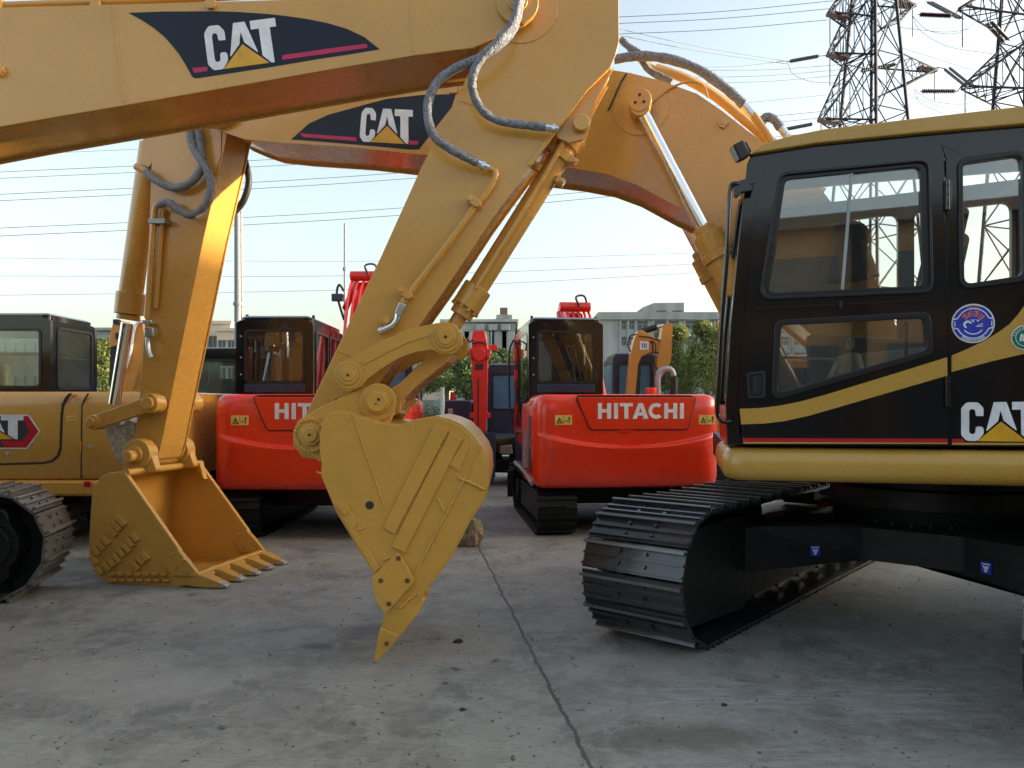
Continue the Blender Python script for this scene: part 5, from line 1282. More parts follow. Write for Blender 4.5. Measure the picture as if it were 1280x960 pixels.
# small machine facing us with an upright red arm and a dark blade
Yg = 13.6; f = Frame(W(598, 500, Yg).x, Yg+1.3, 0); t = thing('excavator', 'small excavator facing us with upright red arm and lowered dark dozer blade', 'excavator', (f.O.x, f.O.y, 0))
base(f, t, .7, 2.1)
p = lambda x, y, v=-1.3: f.px(x, y, v)
bl = MB(); bl.pp(f, [(606, 541), (620, 541), (619, 597), (606, 595)], -1.42, -1.36); bl.pp(f, [(570, 545), (606, 541), (606, 590), (570, 590)], -1.36, -1.32); bl.pp(f, [(613, 595), (618, 597), (617, 606), (613, 606)], -1.42, -1.38); bl.build('dozer_blade', M['navy'], t, bevel=.01)
MB().pp(f, rp([(556, 500), (589, 500), (589, 536), (554, 536)], 3), -.8, .2).build('hood', M['navy'], t, bevel=.05)
MB().pp(f, rp([(583, 503), (600, 503), (600, 560), (583, 560)], 2), -.7, .2).build('swing_post', M['black'], t, bevel=.03)
k = MB(); k.pp(f, [(560, 511), (566, 511), (566, 517), (560, 517)], -.815, -.80); k.build('lamp', M['silver'], t, bevel=.01)
k = MB(); k.pp(f, rp([(563, 490), (568, 490), (569, 500), (562, 500)], 1), -.4, -.3); k.build('beacon', M['redarm'], t, bevel=.01)
k = MB(); k.pp(f, rp([(590.5, 424), (608, 424), (610, 440), (609, 515), (613, 517), (613, 522), (608, 523), (607, 541), (591, 541), (591, 523), (587, 522), (587, 517), (592, 515), (590, 470), (589, 440)], 1), -1.25, -1.05); arm = k.build('arm', M['redarm'], t, bevel=.015)
k = MB(); k.pp(f, rp([(586, 436), (590, 436), (590, 448), (587, 448)], 1), -1.3, -1.0); k.pp(f, rp([(608, 436), (613, 436), (612, 448), (608, 448)], 1), -1.3, -1.0); k.pcyl(f, 599, 443, -1.32, -1.0, .12, 20); k.build('pin_boss', M['redarm'], arm, bevel=.01)
k = MB(); k.pp(f, rp([(591, 413), (606, 413), (609, 427), (588, 427)], 2), -1.2, -.8); k.build('boom_head', M['redarm'], t, bevel=.02)
k = MB(); k.pp(f, [(594, 455), (604, 455), (604, 462), (594, 462)], -1.262, -1.25); k.pp(f, [(597, 472), (598.5, 472), (598.5, 540), (597, 540)], -1.256, -1.25); k.build('recess', M['ink'], arm)
k = MB(); k.tube([f.w(*[p(592, 425)[0], -1.3, p(592, 425)[1]]), f.w(p(583, 428)[0], -1.3, p(583, 430)[1]), f.w(p(584, 438)[0], -1.3, p(584, 438)[1])], .015); k.tube([f.w(p(590, 430)[0], -1.32, p(590, 430)[1]), f.w(p(599, 426)[0], -1.34, p(599, 428)[1]), f.w(p(608, 430)[0], -1.32, p(608, 430)[1])], .015); k.build('hose', M['rubber'], arm)
k = MB(); k.pp(f, rp([(611, 431), (622, 431), (622, 438), (611, 438)], 1), -1.1, -1.0); k.build('side_bracket', M['redarm'], arm, bevel=.01)
k = MB(); k.prism(f.side(0), rp([(-.2, .8), (.1, .8), (.3, 1.7), (-.6, 2.65), (-1.15, 2.60), (-1.2, 2.45), (-.7, 2.40), (0, 1.6)], .1), -.10, .10); k.build('boom', M['redarm'], t, bevel=.01)
x0 = p(609, 500, -.5)[0]
cabin(f, t, x0, x0+1.05, -.5, 1.0, .85, 2.20, M['film'])
MB().loft(body_loft(f, plan_round(-.7, x0+1.1, -.6, 1.1, .1), [.55, .6, .85, .95], [.04, 0, 0, .04])).build('deck', M['black'], t)
MB().pp(f, rp([(625, 558), (640, 556), (641, 568), (624, 568)], 2), -.9, -.7).build('mud_crust', M['mud'], t, bevel=.03)
# ochre machine behind the right red excavator
Yh = 13.2; f = Frame(W(798, 500, Yh).x, Yh+1.0, 0); t = thing('excavator', 'ochre excavator with raised folded boom and blue filmed cab behind the right red excavator', 'excavator', (f.O.x, f.O.y, 0))
base(f, t)
x0 = f.px(766, 500, -.2)[0]
cabin(f, t, x0, x0+.80, -.2, 1.2, .95, 2.38, M['film'])
MB().loft(body_loft(f, plan_round(-.8, .85, -.4, 1.5, .15), [.6, .66, 1.1, 1.2], [.04, 0, 0, .04])).build('body', M['orange'], t, ang=50)
v = -.75
k = MB(); k.pp(f, rp([(784, 495), (789, 440), (792, 427), (797, 414), (802, 412), (816, 420), (828, 428), (832, 436), (826, 440), (812, 441), (802, 446), (798, 455), (794, 495)], 2), v, v+.28); bo = k.build('boom', M['orange'], t, bevel=.015)
k = MB(); k.pp(f, rp([(829, 406), (840, 403.5), (841, 410), (839, 450), (836, 460), (828, 470), (822, 478), (821, 490), (821, 455), (826, 425)], 1), v-.02, v+.24); k.build('arm', M['orange'], t, bevel=.015)
k = MB(); k.cyl(f.w(*[f.px(800, 415, v)[0], v+.1, f.px(800, 415, v)[1]]), f.w(f.px(822, 408, v)[0], v+.1, f.px(822, 408, v)[1]), .055, n=14); ac = k.build('arm_cylinder', M['rubber'], t)
k = MB(); k.cyl(f.w(f.px(820, 408.5, v)[0], v+.1, f.px(820, 408.5, v)[1]), f.w(f.px(831, 406, v)[0], v+.1, f.px(831, 406, v)[1]), .03, n=12); k.build('rod', M['chrome'], ac)
k = MB(); k.pp(f, [(800, 426), (811, 427), (811, 437), (800, 437)], v-.004, v); bs = k.build('boom_sticker', M['white'], bo, smooth=False)
k = MB()
for xx in (802, 804.5, 807): k.pp(f, [(xx, 429), (xx+1.2, 429), (xx+1.8, 435), (xx+.6, 435)], v-.007, v-.004)
k.build('sticker_mark', M['ink'], bo, smooth=False)
def wl(pts, vv): return [f.w(f.px(x, y, vv)[0], vv, f.px(x, y, vv)[1]) for x, y in pts]
k = MB(); k.tube(wl([(795, 418), (788, 420), (785, 430), (788, 440)], v-.05), .013); k.tube(wl([(812, 426), (816, 432), (815, 455), (817, 466), (821, 470)], v-.06), .013); k.tube(wl([(815, 426), (820, 432), (818, 450), (822, 462)], v-.08), .013); k.tube(wl([(840, 426), (847, 430), (848, 446), (841, 456)], v-.04), .013); k.tube(wl([(798, 420), (812, 422), (826, 426)], v-.07), .013); k.build('hose', M['rubber'], bo)
k = MB(); k.pp(f, rp([(825, 455), (835, 452), (832, 480), (826, 480)], 1), v, v+.15); k.pp(f, [(794.5, 450), (802, 446), (800, 495), (793, 495)], v+.02, v+.2); k.build('bucket_cylinder', M['rubber'], t, bevel=.01)
# orange machine parts seen behind the chrome rod at far left
Yk = 11.5; f = Frame(W(175, 500, Yk).x, Yk+.8, 0); t = thing('excavator', 'orange excavator with folded boom and white pipe behind the small ochre machine', 'excavator', (f.O.x, f.O.y, 0))
base(f, t)
v = -.4
k = MB(); k.pp(f, rp([(141, 402), (152, 400), (154, 410), (148, 416), (148, 432), (138, 434), (135, 428), (138, 414)], 2), v, v+.3); k.build('boom_head', M['orange'], t, bevel=.02)
k = MB(); k.pp(f, rp([(141, 399), (149, 399), (149, 405), (141, 405)], 1), v-.05, v); k.pp(f, rp([(144, 416), (151, 416), (151, 424), (144, 424)], 1), v-.05, v); k.pp(f, rp([(138, 434), (147, 434), (147, 480), (140, 495), (136, 480)], 1), v+.05, v+.2); k.build('cylinder', M['rubber'], t, bevel=.01)
k = MB(); k.pp(f, rp([(170, 402), (178, 398), (182, 430), (176, 460), (164, 495), (148, 495), (158, 450)], 3), v-.2, v+.15); bo = k.build('boom', M['orange'], t, bevel=.02)
k = MB(); k.tube(wl([(181, 402), (172, 404), (167, 414), (163, 440), (155, 465)], v-.25), .022); k.build('white_pipe', M['white'], bo)
MB().loft(body_loft(f, plan_round(-.6, .9, -.5, 1.4, .15), [.6, .66, 1.3, 1.45], [.04, 0, 0, .04])).build('body', M['orange'], t, ang=50)
# orange machine glimpsed behind the cab rail at the right
Yo = 12.2; f = Frame(W(925, 500, Yo).x, Yo+.8, 0); t = thing('excavator', 'orange excavator almost wholly hidden behind the black cab, glimpsed beside its grab rail', 'excavator', (f.O.x, f.O.y, 0))
base(f, t)
k = MB(); k.pp(f, rp([(902, 400), (912, 392), (925, 400), (925, 500), (905, 500), (903, 460), (908, 430)], 3), -.6, -.3); k.build('boom', M['orange'], t, bevel=.02)
k = MB(); k.pp(f, rp([(904, 425), (908, 425), (908, 450), (903, 450)], 1), -.7, -.6); k.build('cylinder', M['gun'], t, bevel=.01)
MB().loft(body_loft(f, plan_round(-.3, 1.4, -.5, 1.4, .15), [.6, .66, 1.2, 1.35], [.04, 0, 0, .04])).build('body', M['orange'], t, ang=50)

# mud lump, pebbles
def lump(c, s, seed, name, mat, label, cat):
    mb = MB(); bmesh.ops.create_icosphere(mb.bm, subdivisions=4, radius=1)
    for vtx in mb.bm.verts:
        n = noise.noise(vtx.co*1.3+Vector((seed, 0, 0)))*.45+noise.noise(vtx.co*4+Vector((seed, 3, 0)))*.22
        q = vtx.co*(1+n); vtx.co = Vector((q.x*s[0], q.y*s[1], max(-.6, q.z)*s[2]))+Vector(c)
    o = mb.build(name, mat, None, ang=25); tag(o, label, cat); return o
lump((-.455, 8.15, .13), (.13, .13, .20), 2, 'mud_lump', M['mud'], 'lump of dried mud and bark on the concrete right of the hanging bucket', 'mud lump')
lump((-.34, 4.83, .008), (.026, .02, .014), 5, 'stone', M['pebble'], 'small dark stone on the concrete right of the bucket tooth', 'stone')
for i, (x, y) in enumerate(((578, 888), (905, 882))):
    Y = 1.5*FP/(y-HY); lump(((x-CX)/FP*Y, Y, .004), (.014, .010, .008), 8+i, 'stone', M['pebble'], ['tiny stone near the bottom edge beside the slab joint', 'tiny stone on the scraped concrete in front of the right crawler'][i], 'stone')

def grit():
    g = random.Random(9); mb = MB()
    for i in range(1300):
        y = 2.9+12*g.random()**1.6; x = g.uniform(-.72, .72)*y
        s_ = g.uniform(.0015, .006)*(1 if g.random() > .04 else 2.2)
        q = Vector((x, y, s_*.3)); a = Vector((g.gauss(0, 1), g.gauss(0, 1), .2)).normalized(); b = a.orthogonal().normalized()
        mb.obox(q, a*s_*g.uniform(.8, 1.6), b*s_*.6, a.cross(b)*s_*.5)
    o = mb.build('grit', M['grit'], None, smooth=False); tag(o, 'loose grit and crumbs of dirt scattered over the concrete', 'grit', kind='stuff')
grit()
# ================================================================= BUILDINGS
def building(label, px0, px1, ytop, Y, depth, mat, floors, cols, yaw=0, win=(1.6, 1.5), parapet=.0, name='building', first=1.2, fh=3.3, skip=None, frames=True):
    x0 = (px0-CX)/FP*Y; x1 = (px1-CX)/FP*Y; H = CH-(ytop-HY)/FP*Y
    f = Frame(x0, Y, yaw); t = thing(name, label, 'building', (x0, Y, 0))
    w = x1-x0
    mb = MB()
    holes = []
    cw = w/cols
    for c in range(cols):
        for k in range(floors):
            if skip and skip(c, k): continue
            cx = cw*(c+.5); zz = first+k*fh
            if zz+win[1] < H-.5: holes.append(rect(cx-win[0]/2, zz, cx+win[0]/2, zz+win[1]))
    mb.prism(f, rect(0, 0, w, H), 0, .3, holes)
    mb.box(f, (0, .301, 0), (w, depth, H))
    mb.build('wall', mat, t, smooth=False)
    wn = MB().box(f, (.1, .24, .1), (w-.1, .299, H-.1)) if False else None
    for h in holes:
        a, b = h[0], h[2]
        fr = MB(); fr.prism(f, rect(a[0]+.002, a[1]+.002, b[0]-.002, b[1]-.002), .14, .2, [rect(a[0]+.07, a[1]+.07, (a[0]+b[0])/2-.03, b[1]-.07), rect((a[0]+b[0])/2+.03, a[1]+.07, b[0]-.07, b[1]-.07)])
        fo = fr.build('window', M['winframe'], t, smooth=False)
        MB().prism(f, rect(a[0]+.03, a[1]+.03, b[0]-.03, b[1]-.03), .205, .23).build('pane', M['win'], fo, smooth=False)
    pr = MB(); pr.box(f, (-.15, -.15, H), (w+.15, depth, H+.25)); pr.build('parapet', mat, t, smooth=False)
    return t, f, w, H
# middle weathered block
t, f, w, H = building('weathered pale block with air conditioners and a stair tower with brown tank on its roof', 552, 646, 402.5, 72, 14, M['wall_pale'], 4, 6, win=(1.7, 1.9), first=.9, fh=3.0-.55+.3)
X = lambda x: (x-552)/FP*72
Z = lambda y: CH-(y-HY)/FP*72
k = MB(); k.box(f, (X(618), 1, H+.25), (X(642), 7, Z(398))); k.box(f, (X(620), 1.5, Z(398)), (X(640), 6, Z(391))); k.prism(f, [(X(618), Z(398)), (X(622), Z(393)), (X(622), Z(398))], 1.2, 5); k.build('stair_tower', M['wall_grey'], t)
k = MB(); k.box(f, (X(624.5), 2, Z(391)), (X(634.5), 4, Z(381)))
k.build('roof_tank', M['roof_dark'], t, bevel=.05)
ac = None
for i in range(14):
    a = random.Random(i); cx = w/6*(a.randrange(6)+.5)+a.choice((-.7, .7)); zz = .9+a.randrange(1, 4)*2.75-.75
    MB().box(f, (cx-.4, -.35, zz), (cx+.4, -.02, zz+.55)).build('air_conditioner', M['winframe'], t, bevel=.03)
k = MB(); 
for xx in (X(600), X(614)): k.tube([f.w(xx, -.12, 0), f.w(xx, -.12, H-.5)], .08, n=6, sm=0)
k.build('drain_pipe', M['wall_grey'], t)
# right long block
t, f, w, H = building('long grey office block with rows of dark windows and a raised roof storey', 700, 1010, 390.5, 66, 14, M['wall_grey'], 3, 15, win=(2.4*.46+.35, 1.75*.8+.2), first=1.0, fh=2.45, skip=None) if False else (None,)*4
def long_block():
    Y = 66; x0 = (748-CX)/FP*Y; x1 = (1100-CX)/FP*Y; H = CH-(390-HY)/FP*Y
    f = Frame(x0, Y, 0); t = thing('building', 'long grey office block with rows of dark windows and a raised roof storey', 'building', (x0, Y, 0))
    X = lambda x: (x-748)/FP*Y; Z = lambda y: CH-(y-HY)/FP*Y
    holes = []; rows = ((401, 412), (421, 432), (441, 452), (461, 472))
    xs = [(777, 783), (786.5, 793), (796.5, 810), (818, 832), (836, 849.5), (857, 871), (875, 888)]+[(895+i*19.5, 908.5+i*19.5) for i in range(10)]
    for a, b in xs:
        for y0, y1 in rows: holes.append(rect(X(a), Z(y1), X(b), Z(y0)))
    mb = MB(); mb.prism(f, rect(0, 0, X(1100), H), 0, .35, holes); mb.box(f, (0, .351, 0), (X(1100), 14, H)); mb.build('wall', M['wall_grey'], t, smooth=False)
    k = MB()
    for a, b in xs: k.box(f, (X(a-2.6), -.12, 0), (X(a-1.2), -.002, Z(400)))
    k.box(f, (-.1, -.25, Z(399.5)), (X(1100)+.1, -.002, Z(398.2))); k.build('pilaster', M['wall_grey'], t, smooth=False)
    for h in holes:
        a, b = h[0], h[2]; m1 = a[0]+(b[0]-a[0])*.5
        hs = [rect(a[0]+.06, a[1]+.06, m1-.03, b[1]-.3), rect(m1+.03, a[1]+.06, b[0]-.06, b[1]-.3), rect(a[0]+.06, b[1]-.24, b[0]-.06, b[1]-.05)]
        fo = MB().prism(f, rect(a[0]+.003, a[1]+.003, b[0]-.003, b[1]-.003), .16, .22, hs).build('window', M['winframe'], t, smooth=False)
        MB().prism(f, rect(a[0]+.03, a[1]+.03, b[0]-.03, b[1]-.03), .225, .25).build('pane', M['win'], fo, smooth=False)
    k = MB(); k.prism(f, [(X(805), H), (X(805), Z(383)), (X(819), Z(377.5)), (X(857), Z(377)), (X(857), H)], .6, 8); k.build('roof_storey', M['wall_grey'], t, smooth=False)
    k = MB()
    for a in (822, 842): k.box(f, (X(a), .55, Z(388.6)), (X(a+13), .598, Z(387.2)))
    k.build('roof_vent', M['win'], t)
    for i in range(12):
        a = random.Random(40+i); q = a.choice(xs); r_ = a.choice(rows)
        MB().box(f, (X(q[0]+4), -.4, Z(r_[1]+3)), (X(q[0]+9), -.03, Z(r_[1]-1))).build('air_conditioner', M['winframe'], t, bevel=.03)
long_block()
building('cream building in low sun seen between the ochre arm and the lamp pole', 243, 288, 405, 62, 10, M['wall_warm'], 3, 3, win=(.8, 1.2), fh=2.3)
building('lower cream wing stepping down beside the lamp pole', 271, 330, 414, 60, 9, M['wall_warm'], 3, 5, win=(.7, 1.1), fh=2.1)
building('long low grey building with a strip of upper windows behind the small ochre machine', -30, 240, 413, 70, 12, M['wall_grey'], 2, 22, win=(2.4*.45, 1.0), first=3.0, fh=3.1)
building('small white house behind the hedge under the trees', 484, 560, 487, 50, 5, M['wall_warm'], 1, 4, win=(.5, .8), first=.6, fh=3)
# yard buildings outside the frame: one behind the camera (mirrored in the cab glass), one added at right to block the low sun
def shed(label, x0, y0, x1, y1, H, mat, n, facing):
    t = thing('building', label, 'building', ((x0+x1)/2, (y0+y1)/2, 0))
    fr = Frame(0, 0, 0)
    MB().box(fr, (x0, y0, 0), (x1, y1, H)).build('wall', mat, t, smooth=False)
    MB().box(fr, (x0-.4, y0-.4, H), (x1+.4, y1+.4, H+.35)).build('roof', M['roof_dark'], t, smooth=False)
    wn = MB(); pi = MB()
    for i in range(n):
        for z0 in (1.0, 4.2):
            if z0+1.8 > H: continue
            if facing == 'N':
                a = x0+(x1-x0)*(i+.12)/n; b = x0+(x1-x0)*(i+.80)/n; wn.box(fr, (a, y1-.001, .05 if z0 < 2 else z0), (b, y1+.05, 3.2 if z0 < 2 else z0+1.6)); pi.box(fr, (b+.35, y1-.001, 0), (b+.75, y1+.25, H-.01))  # tall dark ground-floor openings stand in for shade, darkening the cab's reflection
            else:
                a = y0+(y1-y0)*(i+.22)/n; b = y0+(y1-y0)*(i+.78)/n; wn.box(fr, (x0-.05, a, z0), (x0+.001, b, z0+1.9))
    wn.build('window', M['win'], t, smooth=False)
    if facing == 'N': pi.build('pilaster', M['wall_warm'], t, smooth=False)
shed('two storey ochre brown workshop mirrored in the black cab glass', -10, -24, 26, -15, 6.6, M['wall_brown'], 9, 'N')
shed('long low hall along the right side of the yard out of view', 36, -20, 46, 52, SHEDH if 'SHEDH' in globals() else 7.4, M['wall_grey'], 14, 'W')  # unseen block, added to keep low sun off the ground

# ================================================================= TREES, HEDGE
def leaves(mb, c, rad, n, s, g):
    c = Vector(c)
    for _ in range(n):
        d = Vector((g.gauss(0, 1), g.gauss(0, 1), g.gauss(0, 1))).normalized()
        r = g.random()**.45
        p = c+Vector((d.x*rad[0], d.y*rad[1], d.z*rad[2]))*r
        a = Vector((g.gauss(0, 1), g.gauss(0, 1), g.gauss(0, .6))).normalized(); b = a.orthogonal().normalized()
        b = (b*math.cos(g.random()*6.3)+a.cross(b)*math.sin(g.random()*6.3)); k = s*g.uniform(.6, 1.3)
        mb.quad([p-a*k, p+b*k*.5, p+a*k, p-b*k*.5])
def tree_proto(seed, h, r, mat, nl, s, conical=False):
    g = random.Random(seed)
    t = thing('tree', 'x', 'tree', (0, 0, 0))
    tr = MB(); tr.cyl((0, 0, 0), (0.1, 0, h*.75), .10+.012*h, .04, 8)
    blobs = []
    for i in range(16):
        a = i*2.4; q = g.uniform(.25, .98); rr = r*(1.05-q*.75 if conical else math.sin(min(1, (q-.1)*1.15)*math.pi)**.5)*g.uniform(.35, .8)
        c = (math.cos(a)*rr, math.sin(a)*rr, h*(.28+.68*q)); blobs.append((c, r*g.uniform(.26, .44)*(1.1-.4*q)))
        tr.tube([(0.04, 0, h*(.15+.5*q)), (c[0]*.5, c[1]*.5, c[2]-.3), c], .035, n=5, sm=2)
    tr.build('trunk', M['bark'], t, ang=60)
    cr = MB()
    for c, q in blobs: leaves(cr, c, (q, q, q*.9), nl, s, g)
    leaves(cr, (0, 0, h*.62), (r*.75, r*.75, h*.34), nl*3, s, g)
    cr.build('crown', mat, t, smooth=False, norm=False)
    return t
def dup(src, loc, rz, sc, label, group):
    r = src.copy(); COL.objects.link(r); r.location = loc; r.rotation_euler = (0, 0, rz); r.scale = sc
    r['label'] = label; r['group'] = group
    for ch in list(src.children):
        c = ch.copy(); COL.objects.link(c); c.parent = r
    return r
protoA = tree_proto(1, 5.6, 1.9, M['leaf'], 420, .085); protoB = tree_proto(2, 5.2, 1.7, M['leaf_lime'], 420, .08, True); protoC = tree_proto(3, 5.8, 2.0, M['leaf'], 420, .085)
TL = [(protoA, 516, 38, 5.4, 'darker green tree nearest the linkage of the hanging bucket'), (protoC, 558, 40, 5.9, 'full green tree left of the upright red arm'), (protoA, 590, 43, 4.9, 'green tree just behind the upright red arm'), (protoC, 632, 44, 5.0, 'green tree above the blue filmed cab in front of the weathered block'),
      (protoB, 838, 36, 5.2, 'yellow green tree beside the folded ochre arm'), (protoB, 884, 34, 5.2, 'yellow green pointed tree close to the cab grab rail'), (protoB, 915, 36, 4.6, 'yellow green tree mostly hidden behind the cab grab rail'), (protoB, 862, 38, 4.2, 'lower yellow green tree between the two pointed ones'), (protoB, 128, 36, 4.6, 'yellow green tree between the black glazed cab and the chrome rod'), (protoA, 212, 40, 4.6, 'green tree behind the dipper arm on the left'), (protoC, 466, 42, 4.4, 'green tree behind the foot of the slanting arm'), (protoB, 768, 40, 3.6, 'low yellowish tree behind the corner of the right red excavator'), (protoA, 488, 45, 4.6, 'green tree seen through the gap under the curved rocker link')]
used = set()
for i, (pr, x, Y, hh, lab) in enumerate(TL):
    loc = ((x-CX)/FP*Y, Y, 0); base_h = {protoA: 5.6, protoB: 5.2, protoC: 5.8}[pr]; sc = hh/base_h
    if pr.name not in used:
        used.add(pr.name); pr.location = loc; pr.scale = (sc, sc, sc); pr['label'] = lab; pr['group'] = 'trees along the edge of the yard'
    else: dup(pr, loc, i*1.7, (sc*(1+.1*math.sin(i)), sc, sc), lab, 'trees along the edge of the yard')
def hedge():
    g = random.Random(3); mb = MB(); Y = 30
    x0, x1 = (500-CX)/FP*Y, (575-CX)/FP*Y
    for i in range(16): leaves(mb, (x0+(x1-x0)*(i+.5)/16, Y, .78), (.24, .45, .72+.08*math.sin(i*1.3)), 420, .04, g)
    o = mb.build('hedge', M['leaf_hedge'], None, smooth=False, norm=False); tag(o, 'dark clipped hedge behind the hanging bucket', 'hedge')
    mb = MB(); x0, x1 = (820-CX)/FP*Y, (925-CX)/FP*Y
    for i in range(16): leaves(mb, (x0+(x1-x0)*(i+.5)/16, Y+2, .75), (.24, .45, .68+.1*math.sin(i*1.7)), 300, .045, g)
    o = mb.build('hedge', M['leaf_lime'], None, smooth=False, norm=False); tag(o, 'yellowish low hedge under the right hand trees', 'hedge')
    mb = MB(); x0, x1 = (90-CX)/FP*Y, (250-CX)/FP*Y
    for i in range(20): leaves(mb, (x0+(x1-x0)*(i+.5)/20, Y+2, .85), (.3, .45, .85+.1*math.sin(i*1.7)), 260, .05, g)
    o = mb.build('hedge', M['leaf'], None, smooth=False, norm=False); tag(o, 'loose green hedge behind the small ochre machine', 'hedge')
hedge()
# long wall closing the yard
o = MB().box(Frame(-60, 47, 0), (0, 0, 0), (110, .25, 1.75)).build('boundary_wall', M['wall_pale'], None, smooth=False); tag(o, 'long stained boundary wall behind the trees', 'wall')
o = MB(); o.cyl(W(553.5, 519, 22), W(553, 484, 22), .065, .055, 10); q = W(553.5, 519, 22); o.cyl((q.x, q.y, 0), q, .065, n=10); o = o.build('post', M['wall_pale'], None); tag(o, 'pale slanting concrete post at the end of the hedge', 'post')

# poles
p0 = W(298, 505, 30); t = thing('lamp_pole', 'tall grey metal pole with a collar rising behind the left red excavator', 'pole', (p0.x, p0.y, 0))
MB().cyl((p0.x, p0.y, 0), (p0.x-.04, p0.y, 11.6), .155, .115, 16).build('shaft', M['polegrey'], t)
k = MB()
for z in (5.35, 9.0): k.cyl((p0.x-.02, p0.y, z), (p0.x-.02, p0.y, z+.12), .18, n=16)
k.build('collar', M['polegrey'], t)
k = MB(); k.tube([(p0.x+.16, p0.y-.02, 1), (p0.x+.14, p0.y-.02, 9)], .022, n=6, sm=0); k.build('conduit', M['wall_warm'], t)
p0 = W(431, 505, 34); t = thing('aerial_pole', 'thin dark pole with a clamp rising behind the slanting arm', 'pole', (p0.x, p0.y, 0))
MB().cyl((p0.x, p0.y, 0), (p0.x, p0.y, 9.5), .055, .045, 8).build('shaft', M['polegrey'], t)
k = MB(); k.cyl((p0.x, p0.y, 7.4), (p0.x, p0.y, 7.55), .09, n=8); k.build('clamp', M['polegrey'], t)

# ================================================================= PYLONS
def bar(mb, a, b, w):
    a, b = Vector(a), Vector(b); d = (b-a); L = d.length
    if L < 1e-4: return
    d /= L; s = d.orthogonal().normalized(); q = d.cross(s)
    mb.obox((a+b)/2, d*(L/2), s*(w/2), q*(w/2))
def lattice(mb, corners0, corners1, n, w, wb):
    """four-legged lattice between two quads with X bracing on every face"""
    for c in range(4): bar(mb, corners0[c], corners1[c], w)
    for k in range(n):
        A = [Vector(corners0[c]).lerp(Vector(corners1[c]), k/n) for c in range(4)]; B = [Vector(corners0[c]).lerp(Vector(corners1[c]), (k+1)/n) for c in range(4)]
        for c in range(4):
            d = (c+1) % 4
            bar(mb, A[c], B[d], wb); bar(mb, A[d], B[c], wb); bar(mb, B[c], B[d], wb)
def insulator(p, q, t, mat, r=.22, n=14):
    mb = MB(); p, q = Vector(p), Vector(q); L = (q-p).length; d = (q-p)/L
    mb.cyl(p, q, .05, n=6)
    for i in range(n):
        c = p.lerp(q, .08+.84*i/(n-1)); mb.cyl(c-d*(L*.018), c+d*(L*.018), r, r*.55, 10)
    return mb.build('insulator', mat, t, ang=60)
def pylon(cx, cy, deg, wb, wt, zt, arms, label, s=1.0, leg=.26):
    t = thing('pylon', label, 'pylon', (cx, cy, 0))
    f = Frame(cx, cy, deg)
    def quad(z):
        k = z/zt; h = (wb*(1-k)+wt*k)/2
        return [f.w(-h, -h, z), f.w(h, -h, z), f.w(h, h, z), f.w(-h, h, z)]
    mb = MB(); n = 9; zs = [zt*(1-(1-i/n)**1.15) for i in range(n+1)]
    for a, b in zip(zs, zs[1:]): lattice(mb, quad(a), quad(b), 1, leg, .10)
    mb.build('tower_body', M['steel'], t, smooth=False)
    for (z, reach, rise, dr, wd) in arms:
        Q0, Q1 = quad(z), quad(z+rise)
        tip = f.w(reach, 0, z+dr); e = .35
        sx = 1 if reach > 0 else -1
        i0, i1 = (1, 2) if sx > 0 else (0, 3)
        T = [tip+f.n*-e, tip+f.n*e]
        am = MB(); N = 4
        chords = [(Q0[i0], T[0]), (Q0[i1], T[1]), (Q1[i0], T[0]+Vector((0, 0, .15))), (Q1[i1], T[1]+Vector((0, 0, .15)))]
        for a, b in chords: bar(am, a, b, .15)
        for k in range(N):
            P = [Vector(a).lerp(Vector(b), k/N) for a, b in chords]; S = [Vector(a).lerp(Vector(b), (k+1)/N) for a, b in chords]
            for u_, v_ in ((0, 2), (1, 3), (0, 1), (2, 3)):
                bar(am, P[u_], S[v_], .07)
                bar(am, S[u_], S[v_], .06)
        ao = am.build('crossarm', M['steel'], t, smooth=False)
        if wd:
            pl = MB(); pl.obox(tip+f.u*(-sx*1.1), f.u*1.2, f.n*.45, Vector((0, 0, .14))); pl.build('arm_plate', M['insul'], ao, smooth=False)
        insulator(tip+Vector((0, 0, -.1)), tip+Vector((0, 0, -3.2)), ao, M['insul_grey'], .07, 8)
    return t, f
# left pylon
PY = 80
pL, fL = pylon((1092-CX)/FP*PY, PY, 24, 8.4, 1.9, 52, [(30.0, -7.3, 8.0, .0, 1), (36.8, -6.1, 7, .0, 1), (40.8, -6.1, 6, .1, 1), (37.6, 9.2, -3.4, .2, 1), (44.0, 5.8, -3.2, .1, 1)], 'steel lattice pylon with maroon arm plates rising left above the cab roof')
pR, fR = pylon((1288-CX)/FP*66, 66, 20, 6.6, 2.0, 46, [(27.6, -7.6, 4.6, .0, 0), (33.8, -7.9, 4.5, .3, 0), (29.0, 6.5, 4, .5, 0)], 'steel lattice pylon cut by the right edge of the picture above the cab roof')
def strain(a, b, t, mat, r=.2, n=18): insulator(W(*a), W(*b), t, mat, r, n)
strain((1024, 70, 79), (985, 77, 78), pL, M['insul_grey']); strain((1016, 155, 79), (980, 162, 78), pL, M['insul_grey'])
strain((1148, 18, 68), (1192, 20, 66.5), pR, M['insul'], .24); strain((1150, 114, 68), (1197, 114, 66.5), pR, M['insul'], .24); strain((1075, 89, 78), (1122, 80, 79), pL, M['insul_grey'])
for dx in (0, 5): strain((1158+dx, 2, 77), (1200+dx, 24, 74), pR, M['insul_grey'], .15, 16)
for dx in (0, 6): strain((1232+dx, 29-dx*.4, 67), (1256+dx, 54-dx*.5, 66), pR, M['insul_grey'], .17, 16)
for dx in (0, 6): strain((1180+dx, 86-dx*.3, 77), (1210+dx, 110-dx*.3, 72), pR, M['insul_grey'], .15, 16)
